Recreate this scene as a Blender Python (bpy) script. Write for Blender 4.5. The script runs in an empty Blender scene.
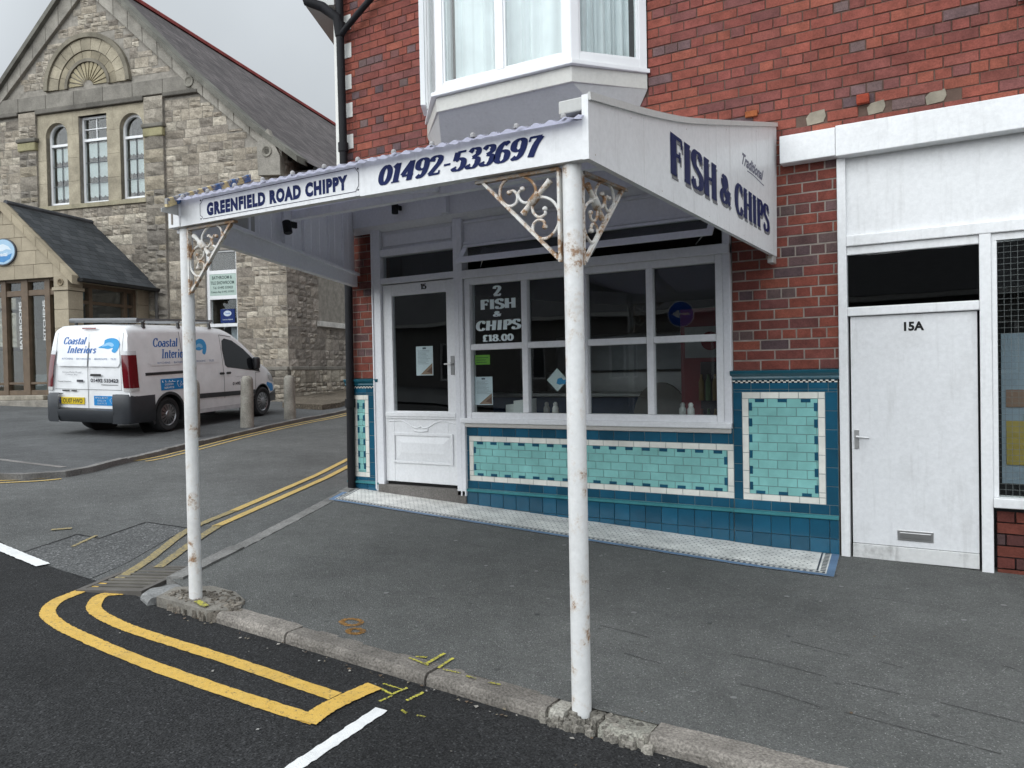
import bpy, bmesh, math, random
from mathutils import Vector, Matrix
from mathutils.geometry import tessellate_polygon
random.seed(7)
rnd = random.random
def U(a, b): return a + (b - a) * random.random()
sc = bpy.context.scene
col = sc.collection
R = math.radians

# ------------------------------------------------------------------ camera
cam_d = bpy.data.cameras.new('camera'); cam = bpy.data.objects.new('camera', cam_d); col.objects.link(cam)
cam_d.sensor_width = 36.0; cam_d.lens = 769.0 / 1024.0 * 36.0
cam_d.clip_start = 0.05; cam_d.clip_end = 2000
PITCH, ROLL, YAW, EYE = R(0.9064), R(-1.1283), R(31.2987), 1.52
def _cam_matrix():
    cz, sz = math.cos(ROLL), math.sin(ROLL); cx, sx = math.cos(PITCH), math.sin(PITCH); cy, sy = math.cos(YAW), math.sin(YAW)
    Rz = Matrix(((cz, -sz, 0), (sz, cz, 0), (0, 0, 1))); Rx = Matrix(((1, 0, 0), (0, cx, -sx), (0, sx, cx))); Ry = Matrix(((cy, 0, sy), (0, 1, 0), (-sy, 0, cy)))
    M = (Rz @ Rx @ Ry).transposed()
    w = lambda v: Vector((v[0], v[2], -v[1]))
    r = w(M @ Vector((1, 0, 0))); d = w(M @ Vector((0, 1, 0))); f = w(M @ Vector((0, 0, 1)))
    m = Matrix((( r.x, -d.x, -f.x, 0), (r.y, -d.y, -f.y, 0), (r.z, -d.z, -f.z, EYE), (0, 0, 0, 1)))
    return m
cam.matrix_world = _cam_matrix()
sc.camera = cam

# ------------------------------------------------------------------ overcast sky and sun
w = bpy.data.worlds.new('World'); sc.world = w; w.use_nodes = True
nt = w.node_tree; nt.nodes.clear()
out = nt.nodes.new('ShaderNodeOutputWorld'); bg = nt.nodes.new('ShaderNodeBackground')
sky = nt.nodes.new('ShaderNodeTexSky'); sky.sky_type = 'NISHITA'; sky.sun_disc = False
SUN_EL, SUN_AZ = R(36), R(194)          # azimuth clockwise from +Y (north)
sky.sun_elevation = SUN_EL; sky.sun_rotation = SUN_AZ
hs = nt.nodes.new('ShaderNodeHueSaturation'); hs.inputs['Saturation'].default_value = 0.30
nt.links.new(sky.outputs[0], hs.inputs['Color'])
tc = nt.nodes.new('ShaderNodeTexCoord'); sx = nt.nodes.new('ShaderNodeSeparateXYZ'); nt.links.new(tc.outputs['Generated'], sx.inputs[0])
mr = nt.nodes.new('ShaderNodeMapRange'); mr.inputs[1].default_value = 0.0; mr.inputs[2].default_value = 1.0; mr.inputs[3].default_value = 2.0; mr.inputs[4].default_value = 9.0
nt.links.new(sx.outputs['Z'], mr.inputs[0])
nz = nt.nodes.new('ShaderNodeTexNoise'); nz.inputs['Scale'].default_value = 1.5; nz.inputs['Detail'].default_value = 5
nt.links.new(tc.outputs['Generated'], nz.inputs['Vector'])
nr = nt.nodes.new('ShaderNodeMapRange'); nr.inputs[1].default_value = 0.3; nr.inputs[2].default_value = 0.7; nr.inputs[3].default_value = 0.82; nr.inputs[4].default_value = 1.18
nt.links.new(nz.outputs['Fac'], nr.inputs[0])
SUNV = Vector((math.sin(SUN_AZ) * math.cos(SUN_EL), math.cos(SUN_AZ) * math.cos(SUN_EL), math.sin(SUN_EL)))
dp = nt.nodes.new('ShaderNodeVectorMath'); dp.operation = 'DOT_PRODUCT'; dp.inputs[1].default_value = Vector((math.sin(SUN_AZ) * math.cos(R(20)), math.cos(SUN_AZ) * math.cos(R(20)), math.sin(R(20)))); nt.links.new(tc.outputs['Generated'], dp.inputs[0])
gl = nt.nodes.new('ShaderNodeMapRange'); gl.inputs[1].default_value = -.1; gl.inputs[2].default_value = 1.0; gl.inputs[3].default_value = 0.0; gl.inputs[4].default_value = 12.5; nt.links.new(dp.outputs['Value'], gl.inputs[0])  # low glow added to the sky behind the camera to brighten under the canopy
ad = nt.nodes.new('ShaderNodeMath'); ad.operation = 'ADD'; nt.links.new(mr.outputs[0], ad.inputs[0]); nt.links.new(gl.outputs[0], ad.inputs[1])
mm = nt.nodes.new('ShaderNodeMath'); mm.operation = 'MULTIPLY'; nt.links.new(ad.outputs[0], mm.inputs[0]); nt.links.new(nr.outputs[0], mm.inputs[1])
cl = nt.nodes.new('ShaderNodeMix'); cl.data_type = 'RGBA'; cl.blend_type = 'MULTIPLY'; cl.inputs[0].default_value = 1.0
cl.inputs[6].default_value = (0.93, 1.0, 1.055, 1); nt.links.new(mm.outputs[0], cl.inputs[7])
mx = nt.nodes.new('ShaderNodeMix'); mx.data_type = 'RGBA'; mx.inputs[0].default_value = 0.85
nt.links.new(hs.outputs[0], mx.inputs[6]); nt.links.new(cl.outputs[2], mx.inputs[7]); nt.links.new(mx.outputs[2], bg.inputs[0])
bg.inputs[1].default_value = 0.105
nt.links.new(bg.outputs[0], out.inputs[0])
sun_d = bpy.data.lights.new('sun', 'SUN'); sun_d.energy = 0.6; sun_d.angle = R(60); sun_d.color = (1.0, 0.97, 0.93)
sun = bpy.data.objects.new('sun', sun_d); col.objects.link(sun)
_sd = SUNV
sun.rotation_euler = _sd.to_track_quat('Z', 'Y').to_euler(); sun.location = (0, 0, 30)
sc.view_settings.view_transform = 'Standard'; sc.view_settings.look = 'None'; sc.view_settings.gamma = 1.0
sc.view_settings.exposure = 0.5; sc.view_settings.use_curve_mapping = False

# ------------------------------------------------------------------ helpers
def lin(c): return c / 12.92 if c <= 0.04045 else ((c + 0.055) / 1.055) ** 2.4
def vary(c, a): k = 1 + U(-a, a); return tuple(max(0.0, x * k) for x in c)
def mixc(a, b, t): return tuple(x + (y - x) * t for x, y in zip(a, b))
WHITE = (0.78, 0.785, 0.79)

class Fr:
    """a vertical plane: origin, horizontal axis u, outward normal n"""
    def __init__(s, o, u, n): s.o, s.u, s.n = o, u, n
    def pt(s, a, d, z): return (s.o[0] + s.u[0] * a + s.n[0] * d, s.o[1] + s.u[1] * a + s.n[1] * d, z)
class Raw:
    """plain coordinates: a=x, d=y, z"""
    def pt(s, a, d, z): return (a, d, z)
RAW = Raw()

class MB:
    def __init__(s): s.v, s.f, s.c, s.uv = [], [], [], []
    def face(s, pts, c=(1, 1, 1), uv=None):
        i = len(s.v); s.v += [tuple(p) for p in pts]; s.f.append(tuple(range(i, i + len(pts)))); s.c.append(c); s.uv.append(uv)
    def poly(s, v, f, c=(1, 1, 1)):
        i = len(s.v); s.v += [tuple(p) for p in v]
        for q in f: s.f.append(tuple(i + k for k in q)); s.c.append(c); s.uv.append(None)
    def box(s, fr, a0, a1, d0, d1, z0, z1, c=(1, 1, 1)):
        P = fr.pt
        v = [P(a0, d0, z0), P(a1, d0, z0), P(a1, d1, z0), P(a0, d1, z0), P(a0, d0, z1), P(a1, d0, z1), P(a1, d1, z1), P(a0, d1, z1)]
        s.poly(v, [(0, 1, 2, 3), (4, 5, 6, 7), (0, 1, 5, 4), (1, 2, 6, 5), (2, 3, 7, 6), (3, 0, 4, 7)], c)
    def prism(s, fr, pts, d0, d1, c=(1, 1, 1)):
        n = len(pts); A = [fr.pt(a, d0, z) for a, z in pts]; B = [fr.pt(a, d1, z) for a, z in pts]
        tri = tessellate_polygon([[Vector((a, z, 0)) for a, z in pts]])
        f = [tuple(t) for t in tri] + [tuple(n + k for k in t) for t in tri] + [(i, (i + 1) % n, n + (i + 1) % n, n + i) for i in range(n)]
        s.poly(A + B, f, c)
    def hexa(s, v, c=(1, 1, 1)):
        s.poly(v, [(0, 1, 2, 3), (4, 5, 6, 7), (0, 1, 5, 4), (1, 2, 6, 5), (2, 3, 7, 6), (3, 0, 4, 7)], c)
    def beam(s, p, q, wd, ht, c=(1, 1, 1)):
        p, q = Vector(p), Vector(q); t = (q - p).normalized(); up = Vector((0, 0, 1)) if abs(t.z) < .98 else Vector((1, 0, 0))
        x = t.cross(up).normalized() * (wd / 2); y = x.cross(t).normalized() * (ht / 2)
        s.hexa([p - x - y, p + x - y, p + x + y, p - x + y, q - x - y, q + x - y, q + x + y, q - x + y], c)
    def tube(s, pts, r, n=8, c=(1, 1, 1), closed=False):
        pts = [Vector(p) for p in pts]; m = len(pts); rings = []
        t0 = (pts[1] - pts[0]).normalized(); nrm = t0.orthogonal().normalized()
        for i, p in enumerate(pts):
            a = pts[max(i - 1, 0)]; b = pts[min(i + 1, m - 1)]; t = (b - a).normalized()
            nrm = (nrm - t * nrm.dot(t)).normalized(); bn = t.cross(nrm)
            rr = r[i] if isinstance(r, (list, tuple)) else r
            rings.append([p + (nrm * math.cos(2 * math.pi * k / n) + bn * math.sin(2 * math.pi * k / n)) * rr for k in range(n)])
        v = [q for ring in rings for q in ring]; f = []
        for i in range(m - 1):
            for k in range(n): f.append((i * n + k, i * n + (k + 1) % n, (i + 1) * n + (k + 1) % n, (i + 1) * n + k))
        f.append(tuple(range(n))); f.append(tuple((m - 1) * n + k for k in range(n)))
        s.poly(v, f, c)
    def lathe(s, o, axis, prof, n=24, c=(1, 1, 1), cap=True):
        """prof: (radius, distance along axis)"""
        o = Vector(o); ax = Vector(axis).normalized(); x = ax.orthogonal().normalized(); y = ax.cross(x)
        v = []; f = []
        for r, h in prof:
            for k in range(n):
                a = 2 * math.pi * k / n; v.append(o + ax * h + (x * math.cos(a) + y * math.sin(a)) * r)
        for i in range(len(prof) - 1):
            for k in range(n): f.append((i * n + k, i * n + (k + 1) % n, (i + 1) * n + (k + 1) % n, (i + 1) * n + k))
        if cap: f.append(tuple(range(n))); f.append(tuple((len(prof) - 1) * n + k for k in range(n)))
        s.poly(v, f, c)
    def build(s, name, mat, parent=None, bevel=0, smooth=False, loc=None, recalc=True):
        me = bpy.data.meshes.new(name); me.from_pydata(s.v, [], s.f)
        at = me.color_attributes.new('Col', 'FLOAT_COLOR', 'CORNER'); data = []
        for f, c in zip(s.f, s.c): data += [c[0], c[1], c[2], 1.0] * len(f)
        at.data.foreach_set('color', data)
        if any(s.uv):
            ul = me.uv_layers.new(name='UVMap'); i = 0
            for f, q in zip(s.f, s.uv):
                for k in range(len(f)):
                    if q: ul.data[i].uv = q[k]
                    i += 1
        me.materials.append(mat)
        if recalc or smooth:
            bm = bmesh.new(); bm.from_mesh(me)
            if smooth or bevel: bmesh.ops.remove_doubles(bm, verts=bm.verts, dist=1e-5)
            bmesh.ops.recalc_face_normals(bm, faces=bm.faces); bm.to_mesh(me); bm.free()
        o = bpy.data.objects.new(name, me); col.objects.link(o)
        if parent:
            o.parent = parent
            if parent.type == 'EMPTY' and parent.get('world_parts'): o.location = -parent.location
        if loc: o.location = loc
        if smooth:
            for p in me.polygons: p.use_smooth = True
            me.set_sharp_from_angle(angle=R(smooth if smooth is not True else 40))
        if bevel:
            b = o.modifiers.new('bevel', 'BEVEL'); b.width = bevel; b.segments = 2; b.limit_method = 'ANGLE'; b.angle_limit = R(40)
        return o

def tag(o, label, cat, group=None):
    o['label'] = label; o['category'] = cat
    if group: o['group'] = group
    return o
def thing(name, label, cat, loc=(0, 0, 0), rotz=0, group=None, world=True):
    o = bpy.data.objects.new(name, None); col.objects.link(o); o.empty_display_size = .2
    o.location = loc; o.rotation_euler = (0, 0, rotz)
    if world: o['world_parts'] = 1
    return tag(o, label, cat, group)
def struct(o, kind='structure'): o['kind'] = kind; return o

# ------------------------------------------------------------------ materials
def new_mat(name):
    m = bpy.data.materials.new(name); m.use_nodes = True; n = m.node_tree.nodes; l = m.node_tree.links
    return m, n, l, n['Principled BSDF']
def noise(n, l, scale, detail=4, vec=None, rough=.6):
    t = n.new('ShaderNodeTexNoise'); t.inputs['Scale'].default_value = scale; t.inputs['Detail'].default_value = detail; t.inputs['Roughness'].default_value = rough
    if vec is not None: l.new(vec, t.inputs['Vector'])
    return t.outputs['Fac']
def ramp(n, l, src, a, b, lo=0., hi=1.):
    t = n.new('ShaderNodeMapRange'); t.inputs[1].default_value = a; t.inputs[2].default_value = b; t.inputs[3].default_value = lo; t.inputs[4].default_value = hi
    l.new(src, t.inputs[0]); return t.outputs[0]
def mixn(n, l, fac, a, b, mode='MIX'):
    t = n.new('ShaderNodeMix'); t.data_type = 'RGBA'; t.blend_type = mode
    for i, x in ((0, fac), (6, a), (7, b)):
        if isinstance(x, (int, float)): t.inputs[i].default_value = x
        elif isinstance(x, tuple): t.inputs[i].default_value = (*x, 1) if len(x) == 3 else x
        else: l.new(x, t.inputs[i])
    return t.outputs[2]
def mathn(n, l, op, a, b=None):
    t = n.new('ShaderNodeMath'); t.operation = op
    for i, x in enumerate((a, b)):
        if x is None: continue
        if isinstance(x, (int, float)): t.inputs[i].default_value = x
        else: l.new(x, t.inputs[i])
    return t.outputs[0]
def coords(n, l, scale=(1, 1, 1)):
    g = n.new('ShaderNodeNewGeometry'); m = n.new('ShaderNodeMapping'); m.inputs['Scale'].default_value = scale
    l.new(g.outputs['Position'], m.inputs['Vector']); return m.outputs[0]
def bumpn(n, l, bs, h, dist, strength=1.):
    b = n.new('ShaderNodeBump'); b.inputs['Distance'].default_value = dist; b.inputs['Strength'].default_value = strength
    l.new(h, b.inputs['Height']); l.new(b.outputs[0], bs.inputs['Normal'])
def attr(n): t = n.new('ShaderNodeVertexColor'); t.layer_name = 'Col'; return t.outputs['Color']

def surf(name, rough=.7, scale=6, amt=.2, bump=0, bscale=60, spec=.5, metal=0, fine=0, coat=0):
    """colour from the mesh attribute, broken up by two scales of noise"""
    m, n, l, b = new_mat(name); c = attr(n); p = coords(n, l)
    k = ramp(n, l, noise(n, l, scale, 6, p), .3, .7, 1 - amt, 1 + amt)
    c = mixn(n, l, 1., c, k, 'MULTIPLY')
    if fine: c = mixn(n, l, 1., c, ramp(n, l, noise(n, l, bscale, 3, p), .3, .7, 1 - fine, 1 + fine), 'MULTIPLY')
    l.new(c, b.inputs['Base Color']); b.inputs['Roughness'].default_value = rough; b.inputs['Metallic'].default_value = metal
    b.inputs['Specular IOR Level'].default_value = spec; b.inputs['Coat Weight'].default_value = coat
    if bump: bumpn(n, l, b, noise(n, l, bscale, 4, p), bump)
    return m
def painted(name, rough=.5, grime=.25, streak=.3, rust=0, rust_lo=.60, grime_col=(.32, .31, .29)):
    """old painted timber or iron: rain streaks, blotches, and rust spots where asked"""
    m, n, l, b = new_mat(name); c = attr(n); p = coords(n, l); ps = coords(n, l, (9, 9, .8))
    g = ramp(n, l, noise(n, l, 2.6, 8, p, .7), .52, .75, 0, grime)
    s = ramp(n, l, noise(n, l, 1.6, 5, ps, .6), .56, .8, 0, streak)
    c = mixn(n, l, g, c, grime_col); c = mixn(n, l, s, c, grime_col)
    c = mixn(n, l, 1., c, ramp(n, l, noise(n, l, 35, 3, p), .3, .7, .95, 1.05), 'MULTIPLY')
    if rust:
        rn = noise(n, l, 9, 8, p, .75); rf = ramp(n, l, rn, rust_lo, rust_lo + .06, 0, rust)
        rc = mixn(n, l, noise(n, l, 40, 3, p), (.30, .12, .035), (.10, .045, .02)); c = mixn(n, l, rf, c, rc)
        halo = ramp(n, l, rn, rust_lo - .08, rust_lo + .02, 0, .35 * rust); c = mixn(n, l, halo, c, (.45, .30, .16))
    l.new(c, b.inputs['Base Color']); b.inputs['Roughness'].default_value = rough
    bumpn(n, l, b, noise(n, l, 18, 6, p), .0015)
    return m
def glass(name, tint=(.9, .95, .95), ior=1.5, rough=.0, refl=1.0):
    m, n, l, b = new_mat(name); n.remove(b); o = n['Material Output']
    t = n.new('ShaderNodeBsdfTransparent'); t.inputs[0].default_value = (*tint, 1)
    g = n.new('ShaderNodeBsdfGlossy'); g.inputs['Roughness'].default_value = rough
    lw = n.new('ShaderNodeLayerWeight'); lw.inputs['Blend'].default_value = .5
    fs = mathn(n, l, 'ADD', mathn(n, l, 'MULTIPLY', mathn(n, l, 'POWER', lw.outputs['Facing'], 5.), .96), .045)
    p = coords(n, l); bp = n.new('ShaderNodeBump'); bp.inputs['Distance'].default_value = .004; bp.inputs['Strength'].default_value = .25
    l.new(noise(n, l, 1.6, 1, p), bp.inputs['Height']); l.new(bp.outputs[0], g.inputs['Normal'])
    x = n.new('ShaderNodeMixShader'); l.new(mathn(n, l, 'MULTIPLY', fs, refl), x.inputs[0]); l.new(t.outputs[0], x.inputs[1]); l.new(g.outputs[0], x.inputs[2])
    l.new(x.outputs[0], o.inputs['Surface']); return m
def asphalt(name, a, bcol, grain=240, patch=.25, stones=.35, rough=.85, cracks=False, dirt=None):
    m, n, l, b = new_mat(name); p = coords(n, l)
    v = n.new('ShaderNodeTexVoronoi'); v.inputs['Scale'].default_value = grain; l.new(p, v.inputs['Vector'])
    rc = n.new('ShaderNodeSeparateColor'); l.new(v.outputs['Color'], rc.inputs[0])
    c = mixn(n, l, ramp(n, l, rc.outputs[0], 0, 1, 0, 1), a, bcol)
    sp = ramp(n, l, rc.outputs[1], 1 - stones * .25, 1, 0, .8); c = mixn(n, l, sp, c, tuple(min(.5, x * 2.4) for x in bcol))
    k = ramp(n, l, noise(n, l, .9, 8, p, .65), .3, .7, 1 - patch, 1 + patch); c = mixn(n, l, 1., c, k, 'MULTIPLY')
    k2 = ramp(n, l, noise(n, l, 7, 5, p, .7), .3, .7, 1 - patch * .6, 1 + patch * .6); c = mixn(n, l, 1., c, k2, 'MULTIPLY')
    if dirt:
        big = ramp(n, l, noise(n, l, .33, 6, p, .7), .38, .62, .90, 1.07); c = mixn(n, l, 1., c, big, 'MULTIPLY')
        d = ramp(n, l, noise(n, l, 1.7, 10, p, .8), .60, .70, 0, .45); c = mixn(n, l, d, c, dirt)
    if cracks:
        ps = n.new('ShaderNodeMapping'); ps.inputs['Rotation'].default_value = (0, 0, R(-14)); ps.inputs['Scale'].default_value = (.55, 5.5, 1)
        l.new(p, ps.inputs['Vector']); w = noise(n, l, 1.8, 9, ps.outputs[0], .72)
        sc_ = ramp(n, l, w, .645, .675, 0, .75); c = mixn(n, l, sc_, c, tuple(x * .45 for x in a))
    l.new(c, b.inputs['Base Color']); b.inputs['Roughness'].default_value = rough; b.inputs['Specular IOR Level'].default_value = .3
    hv = n.new('ShaderNodeTexVoronoi'); hv.inputs['Scale'].default_value = grain * .7; l.new(p, hv.inputs['Vector'])
    bumpn(n, l, b, hv.outputs['Distance'], .004, .9); return m
def road_paint(name, c1, c2, wear=.58, under=(.06, .06, .06)):
    m, n, l, b = new_mat(name); p = coords(n, l)
    c = mixn(n, l, ramp(n, l, noise(n, l, 14, 8, p, .75), .3, .7), c1, c2)
    wr = ramp(n, l, noise(n, l, 45, 8, p, .8), wear, wear + .1, 0, .85); c = mixn(n, l, wr, c, under)
    wb = ramp(n, l, noise(n, l, 3, 6, p, .8), .5, .72, 0, .25); c = mixn(n, l, wb, c, under)
    l.new(c, b.inputs['Base Color']); b.inputs['Roughness'].default_value = .75
    bumpn(n, l, b, noise(n, l, 150, 3, p), .003); return m
def slate(name, c1, c2, sx_, sy_):
    m, n, l, b = new_mat(name); u = n.new('ShaderNodeUVMap'); u.uv_map = 'UVMap'; p = coords(n, l)
    bt = n.new('ShaderNodeTexBrick'); l.new(u.outputs[0], bt.inputs['Vector']); bt.inputs['Scale'].default_value = 1
    bt.inputs['Brick Width'].default_value = sx_; bt.inputs['Row Height'].default_value = sy_; bt.inputs['Mortar Size'].default_value = .006; bt.inputs['Mortar Smooth'].default_value = .3
    bt.inputs['Color1'].default_value = (*c1, 1); bt.inputs['Color2'].default_value = (*c2, 1); bt.inputs['Mortar'].default_value = (.03, .03, .03, 1)
    c = mixn(n, l, 1., bt.outputs['Color'], ramp(n, l, noise(n, l, 1.2, 7, p), .3, .7, .75, 1.25), 'MULTIPLY')
    c = mixn(n, l, ramp(n, l, noise(n, l, 5, 8, p, .8), .62, .75, 0, .35), c, (.20, .19, .14))
    l.new(c, b.inputs['Base Color']); b.inputs['Roughness'].default_value = .85; b.inputs['Specular IOR Level'].default_value = .15
    sv = n.new('ShaderNodeSeparateXYZ'); l.new(u.outputs[0], sv.inputs[0]); fr = mathn(n, l, 'FRACT', mathn(n, l, 'DIVIDE', sv.outputs[1], sy_))
    h = mathn(n, l, 'SUBTRACT', mathn(n, l, 'MULTIPLY', fr, -1.), bt.outputs['Fac'])
    bumpn(n, l, b, h, .012, .9); return m

M = {}
M['brick'] = surf('brick', .85, 11, .24, .004, 90, .25, fine=.20)
M['mortar'] = surf('mortar', .95, 8, .25, .003, 120, .2)
M['stone'] = surf('rubble_stone', .95, 4, .28, .02, 22, .2, fine=.22)
M['ashlar'] = surf('dressed_stone', .9, 2.2, .28, .008, 30, .2, fine=.15)
M['porch_stone'] = surf('porch_stone', .9, 2.5, .14, .004, 30, .2, fine=.08)
M['white'] = painted('white_paint', .45, .26, .30)
M['frame'] = painted('shop_frame_paint', .4, .14, .14)
M['sign'] = painted('sign_paint', .35, .14, .36)
M['post'] = painted('post_paint', .45, .35, .35, rust=.9, rust_lo=.605)
M['iron'] = painted('rusty_iron', .6, .3, .2, rust=1., rust_lo=.50)
M['upvc'] = surf('upvc', .3, 3, .04)
M['glaze'] = surf('glazed_tile', .12, 5, .12, .0022, 9, .5, fine=.06)
M['grout'] = surf('grout', .9, 8, .2)
M['mosaic'] = surf('mosaic', .5, 5, .25, .0015, 80, .4, fine=.15)
M['vinyl'] = surf('vinyl', .6, 8, .06, spec=.2)
M['ink'] = surf('print', .6, 8, .05)
M['paper'] = surf('paper', .7, 5, .06)
M['metal'] = surf('metal', .35, 8, .1, metal=1.)
M['black'] = surf('black_iron_paint', .6, 6, .2, .001, 60, .2)
M['plastic'] = surf('plastic', .45, 6, .12)
M['rubber'] = surf('rubber', .8, 10, .2)
M['carpaint'] = surf('car_paint', .3, 3, .09, coat=.5)
M['cloth'] = surf('net_cloth', .9, 3, .12)
M['dark'] = surf('interior', .8, 2, .3)
M['concrete'] = surf('concrete', .95, 4, .3, .006, 60, .2, fine=.25)
M['granite'] = surf('granite_kerb', .9, 5, .3, .008, 90, .25, fine=.45)
M['wood'] = surf('brown_timber', .6, 5, .25)
M['glass'] = glass('window_glass', (.93, .955, .95), 1.5, refl=1.1)
M['glass_dark'] = glass('smoky_glass', (.35, .38, .38), 1.5)
M['glass_car'] = glass('car_glass', (.22, .25, .25), 1.5)
M['car_glass'] = surf('car_side_glass', .06, 5, .1, spec=.35)
M['lens'] = surf('lamp_lens', .12, 5, .1, coat=.6)
M['tarmac_new'] = asphalt('new_tarmac', (.006, .006, .0063), (.030, .030, .0305), 130, .3, .3, .9)
M['tarmac_old'] = asphalt('old_tarmac', (.070, .072, .070), (.132, .133, .129), 140, .20, .2, .92, dirt=(.05, .05, .05))
M['tarmac_patch'] = asphalt('patch_tarmac', (.05, .052, .052), (.13, .13, .128), 90, .2, .5, .92)
M['pavement'] = asphalt('pavement_tarmac', (.074, .076, .072), (.138, .139, .133), 190, .20, .22, .9, cracks=True, dirt=(.085, .084, .08))
M['forecourt'] = asphalt('forecourt_tarmac', (.07, .072, .073), (.115, .117, .117), 150, .22, .2, .92, dirt=(.05, .05, .05))
M['earth'] = asphalt('earth', (.08, .065, .048), (.15, .125, .095), 40, .35, .3)
M['yellow'] = road_paint('yellow_road_paint', (.57, .345, .055), (.68, .44, .10), .54)
M['yellow_old'] = road_paint('worn_yellow_paint', (.50, .34, .09), (.60, .43, .15), .53, (.12, .11, .09))
M['yellow_faded'] = road_paint('faded_yellow_paint', (.30, .23, .09), (.38, .30, .13), .47, (.10, .10, .09))
M['whiteline'] = road_paint('white_road_paint', (.70, .70, .69), (.80, .80, .79), .62)
M['scrape'] = surf('scraped_tarmac', .9, 20, .4)
M['spray'] = road_paint('spray_paint', (.50, .45, .04), (.60, .55, .08), .47, (.08, .08, .08))
M['spray_orange'] = road_paint('orange_spray', (.34, .17, .04), (.42, .22, .06), .50, (.08, .08, .08))
M['slate_hall'] = slate('hall_slate', (.088, .078, .078), (.14, .122, .12), .3, .22)
M['slate_porch'] = slate('porch_slate', (.045, .05, .055), (.075, .08, .085), .28, .20)

def opal(name, tr):
    m, n, l, b = new_mat(name); o = n['Material Output']; c = attr(n); t = n.new('ShaderNodeBsdfTranslucent'); l.new(c, t.inputs[0]); l.new(c, b.inputs['Base Color']); b.inputs['Roughness'].default_value = .4
    x = n.new('ShaderNodeMixShader'); x.inputs[0].default_value = tr; l.new(b.outputs[0], x.inputs[1]); l.new(t.outputs[0], x.inputs[2]); l.new(x.outputs[0], o.inputs['Surface']); return m
M['opal_sheet'] = opal('opal_corrugated_sheet', .62); M['opal_board'] = opal('opal_soffit_board', .5)

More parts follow.
